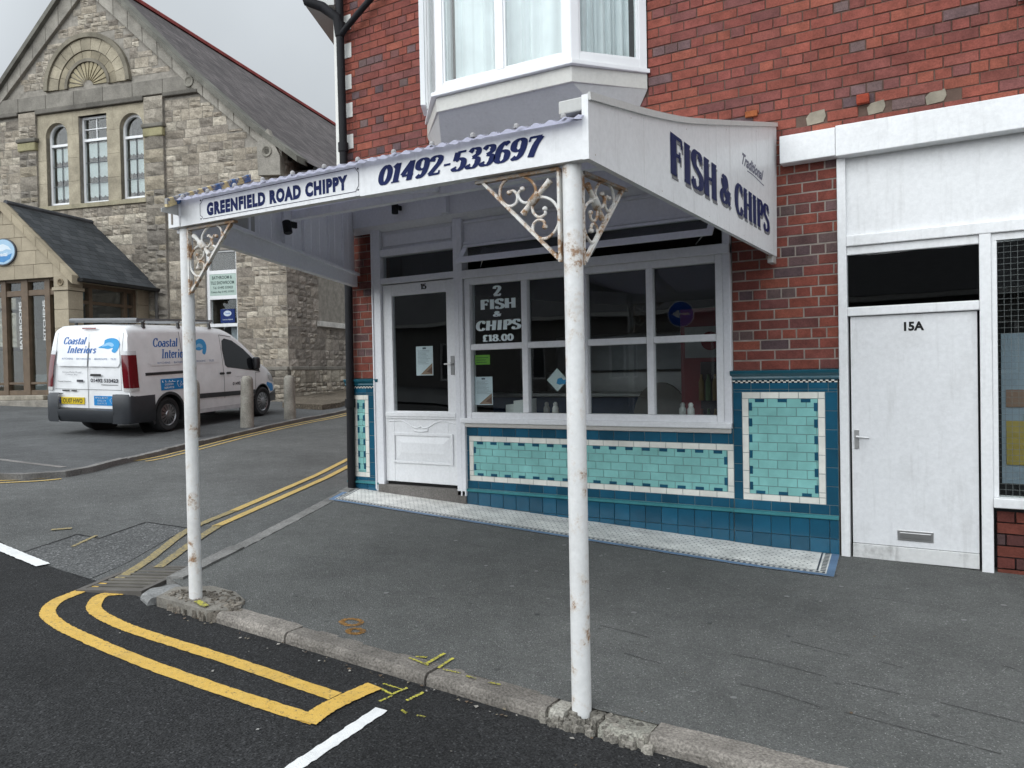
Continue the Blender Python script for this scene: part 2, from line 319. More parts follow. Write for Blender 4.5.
# ------------------------------------------------------------------ lettering
def spline(pts, k=8, closed=False):
    P = list(pts)
    if closed: P = [P[-1]] + P + [P[0], P[1]]
    else: P = [(2 * P[0][0] - P[1][0], 2 * P[0][1] - P[1][1])] + P + [(2 * P[-1][0] - P[-2][0], 2 * P[-1][1] - P[-2][1])]
    o = []
    for i in range(1, len(P) - 2):
        p0, p1, p2, p3 = P[i - 1], P[i], P[i + 1], P[i + 2]
        for j in range(k):
            t = j / k
            o.append(tuple(.5 * (2 * p1[d] + (p2[d] - p0[d]) * t + (2 * p0[d] - 5 * p1[d] + 4 * p2[d] - p3[d]) * t * t + (3 * p1[d] - p0[d] - 3 * p2[d] + p3[d]) * t ** 3) for d in (0, 1)))
    o.append(P[-2]); return o
_L, _S, _C = 'l', 's', 'c'
GLYPH = {
 '0': (.56, [(_C, [(.28, .97), (.09, .72), (.09, .28), (.28, .03), (.47, .28), (.47, .72)])]),
 '1': (.42, [(_L, [(.22, 0), (.22, 1)]), (_L, [(.03, .80), (.22, .96)]), ('b', (.02, .42, 0))]),
 '2': (.56, [(_S, [(.08, .72), (.13, .9), (.29, .96), (.45, .86), (.45, .66), (.30, .40), (.07, .06)]), ('h', (.05, .52, .06)), ('v', (.51, .04, .22))]),
 '3': (.54, [(_S, [(.07, .80), (.20, .96), (.40, .90), (.42, .68), (.22, .53)]), (_S, [(.22, .53), (.44, .44), (.47, .22), (.33, .04), (.13, .06), (.05, .2)])]),
 '4': (.58, [(_L, [(.40, 0), (.40, 1)]), (_L, [(.40, .97), (.03, .30)]), ('h', (.02, .56, .27)), ('b', (.27, .53, 0))]),
 '5': (.54, [('h', (.11, .48, .93)), (_L, [(.12, .94), (.10, .52)]), (_S, [(.10, .52), (.26, .60), (.45, .48), (.46, .20), (.30, .04), (.12, .07), (.05, .2)])]),
 '6': (.56, [(_S, [(.45, .84), (.32, .96), (.15, .80), (.085, .50), (.09, .28)]), (_C, [(.28, .57), (.10, .46), (.10, .16), (.28, .03), (.47, .16), (.47, .44)])]),
 '7': (.54, [('h', (.04, .52, .93)), (_S, [(.50, .93), (.33, .55), (.24, 0)]), ('v', (.06, .74, .96))]),
 '8': (.56, [(_C, [(.28, .97), (.12, .86), (.14, .66), (.28, .54), (.42, .66), (.44, .86)]), (_C, [(.28, .54), (.09, .38), (.09, .16), (.28, .03), (.47, .16), (.47, .38)])]),
 '9': (.56, [(_S, [(.11, .16), (.24, .04), (.41, .20), (.475, .50), (.47, .72)]), (_C, [(.28, .97), (.09, .84), (.09, .56), (.28, .43), (.46, .54), (.46, .84)])]),
 '-': (.40, [('h', (.05, .34, .42))]),
 '.': (.26, [('d', (.12, .07))]),
 'F': (.56, [(_L, [(.15, 0), (.15, 1)]), ('h', (.06, .52, .95)), ('h', (.15, .42, .52)), ('v', (.51, .74, .97)), ('v', (.42, .40, .64)), ('b', (.02, .30, 0))]),
 'I': (.34, [(_L, [(.16, 0), (.16, 1)]), ('b', (.02, .30, 0)), ('b', (.02, .30, .96))]),
 'S': (.54, [(_S, [(.45, .80), (.36, .95), (.19, .95), (.08, .80), (.13, .62), (.30, .50), (.46, .36), (.45, .14), (.30, .04), (.13, .06), (.06, .22)]), ('v', (.46, .72, .98)), ('v', (.05, .02, .28))]),
 'H': (.74, [(_L, [(.15, 0), (.15, 1)]), (_L, [(.57, 0), (.57, 1)]), ('h', (.15, .57, .5)), ('b', (.02, .29, 0)), ('b', (.02, .29, .96)), ('b', (.44, .71, 0)), ('b', (.44, .71, .96))]),
 'C': (.60, [(_S, [(.52, .76), (.43, .93), (.28, .96), (.12, .80), (.07, .50), (.12, .20), (.28, .04), (.44, .07), (.54, .25)]), ('v', (.53, .68, .98))]),
 'P': (.58, [(_L, [(.15, 0), (.15, 1)]), (_S, [(.15, .95), (.38, .95), (.50, .74), (.38, .51), (.15, .49)]), ('b', (.02, .30, 0)), ('b', (.02, .15, .96))]),
 '&': (.70, [(_S, [(.62, .52), (.52, .22), (.30, .03), (.11, .11), (.09, .32), (.26, .50)]), (_S, [(.26, .50), (.41, .68), (.40, .88), (.27, .96), (.16, .84)]), (_S, [(.16, .84), (.21, .64), (.42, .28), (.66, .03)])]),
 '£': (.56, [(_S, [(.48, .80), (.38, .95), (.22, .90), (.17, .66), (.21, .40), (.17, .16), (.06, .05)]), ('h', (.05, .52, .05)), ('h', (.05, .38, .48))]),
 ' ': (.30, []),
 'o': (.50, [(_C, [(.25, .64), (.09, .48), (.09, .18), (.25, .02), (.41, .18), (.41, .48)])]),
 'a': (.48, [(_C, [(.22, .40), (.08, .30), (.08, .12), (.20, .03), (.34, .12), (.36, .30)]), (_S, [(.10, .56), (.22, .64), (.36, .56), (.37, .36), (.37, .08), (.46, .02)])]),
 's': (.40, [(_S, [(.34, .52), (.24, .63), (.10, .58), (.10, .42), (.28, .28), (.32, .12), (.20, .02), (.06, .10)])]),
 't': (.34, [(_S, [(.15, .88), (.15, .5), (.15, .15), (.20, .03), (.32, .08)]), ('h', (.03, .31, .62))]),
 'l': (.26, [(_L, [(.12, 0), (.12, 1)]), ('b', (.02, .23, 0))]),
 'n': (.54, [(_L, [(.12, 0), (.12, .66)]), (_S, [(.12, .46), (.24, .62), (.38, .60), (.42, .42), (.42, .0)]), ('b', (.02, .22, 0)), ('b', (.33, .52, 0))]),
 'e': (.46, [(_S, [(.10, .34), (.40, .38)]), (_S, [(.40, .38), (.36, .58), (.24, .64), (.10, .52), (.08, .25), (.20, .04), (.40, .12)])]),
 'r': (.40, [(_L, [(.12, 0), (.12, .66)]), (_S, [(.12, .44), (.22, .60), (.34, .60)]), ('b', (.02, .24, 0))]),
 'i': (.26, [(_L, [(.12, 0), (.12, .66)]), ('b', (.02, .23, 0)), ('d', (.12, .07), .8)]),
}
def serif_text(s, thick=.20, thin=.085, track=.04):
    quads = []; x = 0
    def stroke(pts, closed=False):
        n = len(pts); L_, R_ = [], []
        for i, p in enumerate(pts):
            a = pts[(i - 1) % n] if closed else pts[max(i - 1, 0)]; b = pts[(i + 1) % n] if closed else pts[min(i + 1, n - 1)]
            tx, ty = b[0] - a[0], b[1] - a[1]; q = math.hypot(tx, ty) or 1; tx /= q; ty /= q
            hw = .5 * (thin + (thick - thin) * abs(ty) ** 1.3)
            L_.append((p[0] - ty * hw, p[1] + tx * hw)); R_.append((p[0] + ty * hw, p[1] - tx * hw))
        for i in range(n if closed else n - 1):
            j = (i + 1) % n; quads.append(([L_[i], L_[j], R_[j], R_[i]], layer))
    def rect(x0, x1, y0, y1): quads.append(([(x0, y0), (x1, y0), (x1, y1), (x0, y1)], layer))
    for ch in s:
        wd, parts = GLYPH[ch]; layer = 0
        for prt in parts:
            k, pr = prt[0], prt[1]
            layer += 1
            if k == _L: stroke([(x + a, b) for a, b in pr])
            elif k == _S: stroke([(x + a, b) for a, b in spline(pr)])
            elif k == _C: stroke([(x + a, b) for a, b in spline(pr, closed=True)][:-1], True)
            elif k == 'b': y0 = min(pr[2], 1 - thin * .8); rect(x + pr[0], x + pr[1], y0, y0 + thin * .8)
            elif k == 'h': rect(x + pr[0], x + pr[1], pr[2] - thin * .6, pr[2] + thin * .6)
            elif k == 'v': rect(x + pr[0] - thin * .45, x + pr[0] + thin * .45, pr[1], pr[2])
            elif k == 'd': yd = prt[2] if len(prt) > 2 else 0; rect(x + pr[0] - .08, x + pr[0] + .08, yd, yd + .15)
        x += wd + track
    return [q for q, _ in quads], [k for _, k in quads]
def sans_text(s, bold=.0, spacing=1.):
    cu = bpy.data.curves.new('t', 'FONT'); cu.body = s; cu.offset = bold; cu.space_character = spacing; cu.resolution_u = 3
    o = bpy.data.objects.new('t', cu); col.objects.link(o); dg = bpy.context.evaluated_depsgraph_get(); me = o.evaluated_get(dg).to_mesh()
    polys = [[(me.vertices[i].co.x, me.vertices[i].co.y) for i in p.vertices] for p in me.polygons]
    o.evaluated_get(dg).to_mesh_clear(); bpy.data.objects.remove(o); bpy.data.curves.remove(cu)
    return polys, [0] * len(polys)
def put_text(mb, polys, box, place, c, shear=0.):
    """fit polygons into box=(a0,a1,z0,z1); place(a,z,layer)->3D point"""
    ps, lay = polys; ps = [[(x + shear * y, y) for x, y in p] for p in ps]
    xs = [x for p in ps for x, _ in p]; ys = [y for p in ps for _, y in p]; x0, x1, y0, y1 = min(xs), max(xs), min(ys), max(ys)
    a0, a1, z0, z1 = box
    for p, k in zip(ps, lay):
        mb.face([place(a0 + (x - x0) / (x1 - x0) * (a1 - a0), z0 + (y - y0) / (y1 - y0) * (z1 - z0), k) for x, y in p], c)
def on(fr, d): return lambda a, z, k=0: fr.pt(a, d + .0005 * k, z)

# ------------------------------------------------------------------ terrain
def gz(x, y):
    xx = max(x, -26.)
    z = -1.5055 + .045 * (-1.5 - xx) if xx < -1.5 else -1.5055 - .015 * (min(xx, 12) + 1.5)
    return z + .03 * min(max(0., y - 7), 20) + EYE
RD = -.052                              # main road below the pavement
def road_off(x, y):
    t = min(1., max(0., (y - 3.1) / 1.2)); t = t * t * (3 - 2 * t)
    q = min(1., max(0., (-(x + 4.73) * .892 - (y - 3.2) * .452) / 4)); return RD + ((-.010 - .05 * q) - RD) * t
def sc9(pts): return [(x * .976, y * .976) for x, y in pts]
def sheet(name, poly, off, mat, cell=1.0, thick=0, cuts=True):
    bm = bmesh.new(); bm.faces.new([bm.verts.new((x, y, 0)) for x, y in poly])
    bmesh.ops.triangulate(bm, faces=bm.faces)
    xs = [p[0] for p in poly]; ys = [p[1] for p in poly]
    def cut(co, no): bmesh.ops.bisect_plane(bm, geom=bm.verts[:] + bm.edges[:] + bm.faces[:], plane_co=co, plane_no=no)
    if cuts:
        for X in sorted(set([-26, -1.5, 12] + [math.floor(min(xs)) + cell * i for i in range(1, int((max(xs) - min(xs)) / cell) + 1)])):
            if min(xs) < X < max(xs): cut((X, 0, 0), (1, 0, 0))
        for Y in sorted(set([7, 27, 3.1, 3.5, 3.9, 4.3, 4.7] + [math.floor(min(ys)) + cell * i for i in range(1, int((max(ys) - min(ys)) / cell) + 1)])):
            if min(ys) < Y < max(ys): cut((0, Y, 0), (0, 1, 0))
    for v in bm.verts: v.co.z = gz(v.co.x, v.co.y) + (off(v.co.x, v.co.y) if callable(off) else off)
    bmesh.ops.recalc_face_normals(bm, faces=bm.faces)
    if bm.faces and sum(f.normal.z for f in bm.faces) < 0: bmesh.ops.reverse_faces(bm, faces=bm.faces)
    if thick:
        r = bmesh.ops.extrude_face_region(bm, geom=bm.faces[:])
        for v in [e for e in r['geom'] if isinstance(e, bmesh.types.BMVert)]: v.co.z -= thick
        bmesh.ops.recalc_face_normals(bm, faces=bm.faces)
    me = bpy.data.meshes.new(name); bm.to_mesh(me); bm.free(); me.materials.append(mat)
    o = bpy.data.objects.new(name, me); col.objects.link(o); return struct(o)
def offset_path(pts, d):
    o = []
    for i, p in enumerate(pts):
        a = pts[max(i - 1, 0)]; b = pts[min(i + 1, len(pts) - 1)]; tx, ty = b[0] - a[0], b[1] - a[1]; q = math.hypot(tx, ty); o.append((p[0] - ty / q * d, p[1] + tx / q * d))
    return o
def ragged_strip(name, pts, wd, off, mat, jag=.003, c=(1, 1, 1), straight=False):
    """a painted line that follows the ground, with slightly uneven edges"""
    if straight and len(pts) > 2: P = [tuple(p[d] + (q[d] - p[d]) * i / 12 for d in (0, 1)) for p, q in zip(pts, pts[1:]) for i in range(12)] + [pts[-1]]
    else: P = spline(pts, 24) if len(pts) > 2 else [tuple(pts[0][d] + (pts[1][d] - pts[0][d]) * i / 40 for d in (0, 1)) for i in range(41)]
    A = offset_path(P, wd / 2); B = offset_path(P, -wd / 2); mb = MB()
    A = [(x + U(-jag, jag), y + U(-jag, jag)) for x, y in A]; B = [(x + U(-jag, jag), y + U(-jag, jag)) for x, y in B]
    f = lambda p: (p[0], p[1], gz(*p) + (off(*p) if callable(off) else off))
    for i in range(len(P) - 1): mb.face([f(A[i]), f(A[i + 1]), f(B[i + 1]), f(B[i])], c)
    return struct(mb.build(name, mat, recalc=True))

# ================================================================== GROUND
struct(sheet('ground', [(-140, -120), (120, -120), (120, 180), (-140, 180)], -.35, M['earth'], 20))
NEAR = [(-4.45, 2.90), (-4.62, 2.97), (-4.70, 3.08), (-4.73, 3.20), (-5.20, 4.30), (-5.72, 5.46), (-6.25, 6.60), (-8.05, 10.16), (-12.6, 19.2), (-18.5, 31)]
FAR = [(-24.5, 30), (-17.6, 22.5), (-14.2, 16.6), (-12.62, 13.1), (-12.23, 11.58), (-11.8, 10.18), (-10.95, 7.8), (-10.62, 6.95), (-10.18, 6.05), (-9.92, 5.62), (-9.80, 5.25), (-9.95, 4.9), (-10.4, 4.55), (-11.4, 4.1), (-14, 3.75), (-40, 3.4)]
sheet('main_road', [(-40, -5.5), (16, -5.5), (16, 2.945), (-4.3, 2.945), (-4.45, 2.95), (-5.02, 3.02), (-5.95, 3.03), (-6.94, 3.20), (-9.5, 3.28), (-40, 3.38)], RD, M['tarmac_new'], 2)
sheet('side_road', [(-4.45, 2.80), (-5.02, 2.9), (-5.95, 2.9), (-9.5, 2.9), (-40, 2.9)] + FAR[::-1] + NEAR[::-1][:-1], lambda x, y: road_off(x, y) - .004, M['tarmac_old'], 2)
sheet('road_patch', [(-6.38, 3.06), (-6.61, 3.66), (-6.31, 3.68), (-6.50, 4.23), (-5.98, 4.28), (-5.45, 3.35), (-5.31, 3.0), (-5.89, 3.04)], lambda x, y: road_off(x, y), M['tarmac_patch'], 1)
ragged_strip('tar_joint', [(-6.38, 3.06), (-6.61, 3.66), (-6.31, 3.68), (-6.50, 4.23), (-5.98, 4.28)], .022, lambda x, y: road_off(x, y) + .002, M['tarmac_new'], .004, straight=True)
sheet('pavement', [(-4.15, 3.08), (16, 3.08), (16, 6.75), (-6.3, 6.75), (-6.20, 6.60), (-5.69, 5.46), (-5.16, 4.30), (-4.68, 3.22)], 0, M['pavement'], 1)
sheet('opposite_pavement', [(-40, -14.0), (16, -14.0), (16, -5.5), (-40, -5.5)], .01, M['forecourt'], 2)
fk = offset_path(FAR, .12)
sheet('forecourt', fk + [(-40, 26), (-24.6, 30.5)], 0.0, M['forecourt'], 2)
sheet('verge', [(-13.1, 13.0), (-14.3, 12.9), (-15.42, 14.1), (-16.6, 18.3), (-19.5, 27), (-18.2, 22.7), (-15.0, 16.9), (-13.2, 13.7)], .12, M['earth'], .5, thick=.3)

def kerb_run(name, path, wd, hts, mat, c, seg=.92, gap=.006, round_=.02, skip=()):
    """separate kerb stones along a path; hts = (top offset, bottom offset)"""
    P = []; 
    for i in range(len(path) - 1):
        L_ = math.hypot(path[i + 1][0] - path[i][0], path[i + 1][1] - path[i][1]); n = max(1, int(L_ / .06))
        P += [tuple(path[i][d] + (path[i + 1][d] - path[i][d]) * k / n for d in (0, 1)) for k in range(n)]
    P.append(path[-1]); acc = 0; start = 0; mb = MB()
    def stone(i0, i1):
        pts = P[i0:i1 + 1]
        if len(pts) < 2: return
        A = pts; B = offset_path(pts, -wd); cc = vary(c, .16); j = U(-.006, .006)
        sec = []
        for a, b in zip(A, B):
            q = lambda t, h: (a[0] + (b[0] - a[0]) * t, a[1] + (b[1] - a[1]) * t, gz(a[0] + (b[0] - a[0]) * t, a[1] + (b[1] - a[1]) * t) + h + U(-.003, .003))
            sec.append([q(0, hts[1]), q(.0, hts[0] - round_ + j), q(.06, hts[0] - round_ * .35 + j), q(.18, hts[0] + j), q(1, hts[0] + j), q(1, hts[1])])
        n = 6; v = [p for s_ in sec for p in s_]; f = []
        for i in range(len(sec) - 1):
            for k in range(n): f.append((i * n + k, i * n + (k + 1) % n, (i + 1) * n + (k + 1) % n, (i + 1) * n + k))
        f.append(tuple(range(n))); f.append(tuple((len(sec) - 1) * n + k for k in range(n))); mb.poly(v, f, cc)
    for i in range(1, len(P)):
        acc += math.hypot(P[i][0] - P[i - 1][0], P[i][1] - P[i - 1][1])
        if acc > seg - gap or i == len(P) - 1:
            e = i
            x = (P[start][0] + P[e][0]) / 2
            if not any(a < x < b for a, b in skip): stone(start, e)
            # leave a joint
            if e < len(P) - 1:
                dx, dy = P[e + 1][0] - P[e][0], P[e + 1][1] - P[e][1]; q = math.hypot(dx, dy) or 1
                P[e] = (P[e][0] + dx / q * gap, P[e][1] + dy / q * gap)
            start = e; acc = 0
    return struct(mb.build(name, mat))
kerb_run('kerb', [(-4.22, 2.95), (-1.66, 2.95)], -.145, (.004, -.2), M['granite'], (.215, .195, .172), .92, .014, .03)
kerb_run('kerb', [(-1.17, 2.95), (16, 2.95)], -.145, (.004, -.2), M['granite'], (.215, .195, .172), .92, .014, .03)
kerb_run('kerb_corner', [(-4.62, 3.22), (-4.68, 3.05), (-4.62, 2.95), (-4.47, 2.90)], -.17, (-.004, -.2), M['concrete'], (.22, .22, .215), 2, .0, .03)
kerb_run('kerb_edging', [(-4.74, 3.22), (-5.20, 4.30), (-5.72, 5.46), (-6.25, 6.60), (-8.05, 10.16), (-12.6, 19.2)][::-1], -.12, (.010, -.2), M['concrete'], (.20, .195, .185), 1.2, .008, .004)
kerb_run('far_kerb', FAR[:-2], -.125, (.012, -.2), M['concrete'], (.17, .163, .155), .95, .006, .03)
# broken concrete pads round the post feet
def rubble_pad(name, poly, top, c, n):
    mb = MB(); xs = [p[0] for p in poly]; ys = [p[1] for p in poly]
    def inside(x, y):
        r = False; j = len(poly) - 1
        for i in range(len(poly)):
            if (poly[i][1] > y) != (poly[j][1] > y) and x < (poly[j][0] - poly[i][0]) * (y - poly[i][1]) / (poly[j][1] - poly[i][1]) + poly[i][0]: r = not r
            j = i
        return r
    for i in range(n):
        x, y = U(min(xs), max(xs)), U(min(ys), max(ys))
        if not inside(x, y): continue
        s = U(.008, .034); a0 = U(0, 6); k = random.randint(5, 7); h = gz(x, y) + top + U(-.02, .006) - max(0, 2.985 - y) * .5; cc = vary(c, .35)
        ring = [(x + math.cos(a0 + 6.283 * i / k) * s * U(.7, 1.2), y + math.sin(a0 + 6.283 * i / k) * s * U(.7, 1.2)) for i in range(k)]
        v = [(p[0], p[1], h - .06) for p in ring] + [(x + (p[0] - x) * .75, y + (p[1] - y) * .75, h + U(-.006, .006)) for p in ring]
        mb.poly(v, [tuple(range(k, 2 * k))] + [(i, (i + 1) % k, k + (i + 1) % k, k + i) for i in range(k)], cc)
    o = mb.build(name, M['granite']); return struct(o)
sheet('concrete_pad', [(-4.42, 2.93), (-3.95, 2.935), (-3.80, 3.06), (-3.93, 3.20), (-4.10, 3.27), (-4.32, 3.27), (-4.5, 3.12)], .010, M['concrete'], .3, thick=.2).data.color_attributes.new('Col', 'FLOAT_COLOR', 'CORNER').data.foreach_set('color', [.2, .185, .165, 1] * 0 or [0.21, 0.195, 0.17, 1.0] * len(bpy.data.meshes['concrete_pad'].loops))
rubble_pad('broken_concrete', [(-4.42, 2.93), (-3.92, 2.92), (-3.80, 3.06), (-3.93, 3.20), (-4.15, 3.25), (-4.4, 3.1)], .014, (.17, .15, .125), 420)
rubble_pad('broken_kerb', [(-1.68, 2.93), (-1.16, 2.93), (-1.16, 3.07), (-1.30, 3.13), (-1.66, 3.10)], -.008, (.20, .185, .16), 260)
kerb_run('kerb_stub', [(-1.645, 2.955), (-1.575, 2.955)], -.145, (-.004, -.2), M['granite'], (.30, .285, .25), .5, .0, .05)
kerb_run('kerb_stub', [(-1.40, 2.945), (-1.185, 2.945)], -.15, (-.004, -.2), M['granite'], (.25, .24, .205), .5, .0, .05)

# painted markings
ro = lambda h: (lambda x, y: road_off(x, y) + h)
ragged_strip('yellow_line', sc9([(-5.28, 3.10), (-5.21, 2.88), (-5.13, 2.69), (-4.96, 2.55), (-4.74, 2.485), (-4.45, 2.45), (-3.8, 2.42), (-3.1, 2.43), (-2.55, 2.455)]), .085, RD + .004, M['yellow'])
ragged_strip('yellow_line', sc9([(-4.95, 3.04), (-5.01, 2.94), (-4.92, 2.83), (-4.77, 2.74), (-4.53, 2.69), (-4.19, 2.67), (-3.45, 2.685), (-2.66, 2.68)]), .085, RD + .004, M['yellow'])
ragged_strip('yellow_line', sc9([(-2.575, 2.415), (-2.60, 2.6), (-2.575, 2.87)]), .10, RD + .008, M['yellow'])
ragged_strip('worn_yellow_line', [(-5.13, 3.10), (-5.41, 3.54), (-5.92, 4.26), (-6.26, 5.0)], .075, ro(.004), M['yellow_faded'])
ragged_strip('worn_yellow_line', [(-6.24, 4.96), (-9.2, 11.3)], .08, ro(.004), M['yellow_old'])
ragged_strip('worn_yellow_line', [(-5.16, 3.44), (-5.48, 3.94), (-5.84, 4.50)], .075, ro(.004), M['yellow_faded'])
ragged_strip('worn_yellow_line', [(-5.82, 4.45), (-8.85, 11.1)], .08, ro(.004), M['yellow_old'])
ragged_strip('worn_yellow_line', [(-10.28, 6.5), (-10.35, 6.82), (-10.72, 7.85), (-11.3, 9.33), (-11.86, 11.12), (-12.29, 12.8), (-13.9, 16.5)], .05, ro(.004), M['yellow_old'], .004)
ragged_strip('worn_yellow_line', [(-10.12, 6.6), (-10.17, 6.82), (-10.54, 7.85), (-11.12, 9.33), (-11.68, 11.12), (-12.11, 12.8), (-13.7, 16.5)], .05, ro(.004), M['yellow_old'], .004)
ragged_strip('worn_yellow_line', [(-9.74, 5.2), (-9.83, 4.92), (-10.2, 4.5), (-11.2, 4.0), (-14, 3.62)], .06, ro(.004), M['yellow_old'], .004)
ragged_strip('worn_yellow_line', [(-9.56, 5.12), (-9.66, 4.84), (-10.1, 4.36), (-11.1, 3.86), (-14, 3.5)], .06, ro(.004), M['yellow_old'], .004)
ragged_strip('white_line', sc9([(-7.1, 3.19), (-6.04, 3.085)]), .10, RD + .009, M['whiteline'], .004)
ragged_strip('white_line', sc9([(-2.385, 2.70), (-2.34, 2.1), (-2.27, 1.2)]), .066, RD + .004, M['whiteline'], .004)
ragged_strip('pale_edging', [(-12.4, 5.25), (-11.2, 5.33), (-10.1, 5.45)], .10, .004, M['concrete'], .003, (.2, .19, .18))
SPRAY = [([(-2.51, 3.06), (-2.37, 3.04)], .013, .007), ([(-2.385, 3.04), (-2.39, 3.20)], .02, .010), ([(-2.49, 3.09), (-2.44, 3.115)], .016, .007), ([(-2.31, 3.04), (-2.32, 3.18)], .017, .007), ([(-2.28, 3.04), (-2.18, 3.05)], .010, .007), ([(-2.14, 3.04), (-2.08, 3.04)], .010, .007), ([(-2.01, 3.04), (-1.95, 3.05)], .010, .007),
         ([(-2.48, 2.8), (-2.39, 2.78)], .012, RD + .003), ([(-2.385, 2.78), (-2.37, 2.87)], .014, RD + .006), ([(-2.5, 2.85), (-2.38, 2.85)], .010, RD + .003), ([(-2.39, 2.69), (-2.38, 2.77)], .012, RD + .003), ([(-2.29, 2.77), (-2.28, 2.88)], .016, RD + .003), ([(-2.25, 2.68), (-2.21, 2.67)], .012, RD + .003), ([(-2.16, 2.68), (-2.12, 2.69)], .010, RD + .003), ([(-3.99, 2.965), (-4.12, 3.0)], .04, .022)]
for pts, wd, of in SPRAY: ragged_strip('paint_mark', pts, wd, of, M['spray'], .004)
for pts, wd in (([(-6.25, 3.42), (-6.42, 3.72)], .03), ([(-6.95, 3.62), (-6.85, 3.75)], .05)): ragged_strip('paint_mark', pts, wd, ro(.005), M['yellow_faded'], .005)
for pts in [[(-1.13, 4.03), (-0.94, 4.02), (-0.65, 3.97)], [(-0.99, 3.67), (-0.81, 3.65), (-0.62, 3.6)], [(-0.52, 3.6), (-0.22, 3.56), (0.06, 3.52)], [(-0.54, 3.95), (-0.33, 3.93)], [(-0.16, 3.92), (0.15, 3.87), (.5, 3.8)], [(-0.9, 4.38), (-0.59, 4.31)], [(-1.9, 4.06), (-1.59, 4.04)], [(-1.62, 3.75), (-1.4, 3.72)], [(0.08, 4.56), (0.14, 4.54)], [(-0.45, 4.31), (-0.34, 4.28)], [(-2.3, 4.7), (-2.1, 4.68)], [(-3.6, 5.2), (-3.4, 5.18)]]:
    ragged_strip('pavement_scrape', pts, .007, .002, M['scrape'], .003, (.055, .055, .053))
def ring_mark(cx, cy, r):
    ragged_strip('paint_mark', [(cx + math.cos(t * .7) * r, cy + math.sin(t * .7) * r * .8) for t in range(0, 10)], .028, .003, M['spray_orange'], .006)
ring_mark(-3.12, 3.29, .062); ring_mark(-3.00, 3.195, .045)
# litter specks on the tarmac
mb = MB()
for i in range(120):
    x, y = (U(-6.5, 1.2), U(2.0, 6.3)) if i % 3 else (U(-11, -5), U(3.3, 8)); 
    if y < 2.94: h = gz(x, y) + RD + .004
    elif x < -4.7 - (y - 3.2) * .45: h = gz(x, y) + road_off(x, y) + .002
    else: h = gz(x, y) + .002
    s = U(.004, .011) * (2.2 if rnd() < .06 else 1); a = U(0, 6)
    mb.face([(x + math.cos(a + k * 1.57) * s * U(.5, 1.2), y + math.sin(a + k * 1.57) * s * U(.5, 1.2), h + U(.001, .006)) for k in range(4)], random.choice([(.22, .21, .19), (.15, .14, .12), (.3, .29, .27), (.10, .07, .04), (.05, .045, .04)]))
for i in range(90):
    x = U(-4.2, .8); y = 2.94 - abs(random.gauss(0, .05)); s = U(.004, .014); a = U(0, 6)
    mb.face([(x + math.cos(a + k * 1.57) * s * U(.5, 1.2), y + math.sin(a + k * 1.57) * s * U(.5, 1.2), gz(x, y) + RD + .005 + U(0, .006)) for k in range(4)], random.choice([(.2, .17, .12), (.12, .08, .05), (.3, .28, .25)]))
struct(mb.build('litter', M['ink']), 'stuff')

mb = MB()
for i in range(70):
    x, y = U(-4.5, 1.0), U(3.15, 6.0); s = U(.010, .02); cc = random.choice([(.05, .05, .05), (.06, .06, .058), (.17, .17, .165)])
    mb.face([(x + math.cos(k * .785) * s * U(.75, 1.1), y + math.sin(k * .785) * s * U(.75, 1.1), gz(x, y) + .0015) for k in range(8)], cc)
struct(mb.build('chewing_gum', M['ink']), 'stuff')
# drain grating in the gutter
t = thing('drain_grate', 'rusty slatted iron drain grate in the gutter at the kerb corner', 'drain', (-5.05, 3.2, gz(-5.05, 3.2) - .08))
mb = MB(); dfr = Fr((-5.08, 3.20), (.40, -.917), (.917, .40))   # a runs down the gutter
gzd = gz(-5.05, 3.2) - .052
for i in range(8):
    a = -.27 + i * .075
    mb.box(dfr, a, a + .042, -.15, .24, gzd - .03, gzd + .012, vary((.12, .11, .095), .15))
mb.build('grate_bars', M['black'], t, .004)
mb = MB()
for d0, d1 in ((-.19, -.15), (.24, .28)): mb.box(dfr, -.31, .34, d0, d1, gzd - .03, gzd + .014, (.12, .11, .1))
for a0, a1 in ((-.31, -.27), (.30, .34)): mb.box(dfr, a0, a1, -.15, .24, gzd - .03, gzd + .014, (.12, .11, .1))
mb.build('grate_frame', M['black'], t, .004)

# ================================================================== MASONRY GENERATORS
def free_spans(a0, a1, z0, z1, openings):
    sp = [(a0, a1)]
    for o0, o1, p0, p1 in openings:
        if p1 <= z0 + .004 or p0 >= z1 - .004: continue
        ns = []
        for s0, s1 in sp:
            if o1 <= s0 or o0 >= s1: ns.append((s0, s1)); continue
            if o0 > s0: ns.append((s0, o0))
            if o1 < s1: ns.append((o1, s1))
        sp = ns
    return sp
def backing(mb, fr, a0, a1, z0, z1, openings, d0, d1, c):
    A = sorted(set([a0, a1] + [x for o in openings for x in o[:2] if a0 < x < a1])); Z = sorted(set([z0, z1] + [x for o in openings for x in o[2:] if z0 < x < z1]))
    for i in range(len(A) - 1):
        for j in range(len(Z) - 1):
            am, zm = (A[i] + A[i + 1]) / 2, (Z[j] + Z[j + 1]) / 2
            if not any(o[0] < am < o[1] and o[2] < zm < o[3] for o in openings): mb.box(fr, A[i], A[i + 1], d0, d1, Z[j], Z[j + 1], c)
BRICKS = [(.215, .062, .046), (.235, .068, .048), (.20, .060, .048), (.255, .078, .052), (.185, .060, .050), (.165, .062, .056), (.225, .066, .047), (.20, .064, .050)]
DARKB = [(.125, .070, .068), (.145, .088, .088), (.105, .068, .072), (.155, .068, .062), (.135, .090, .086)]
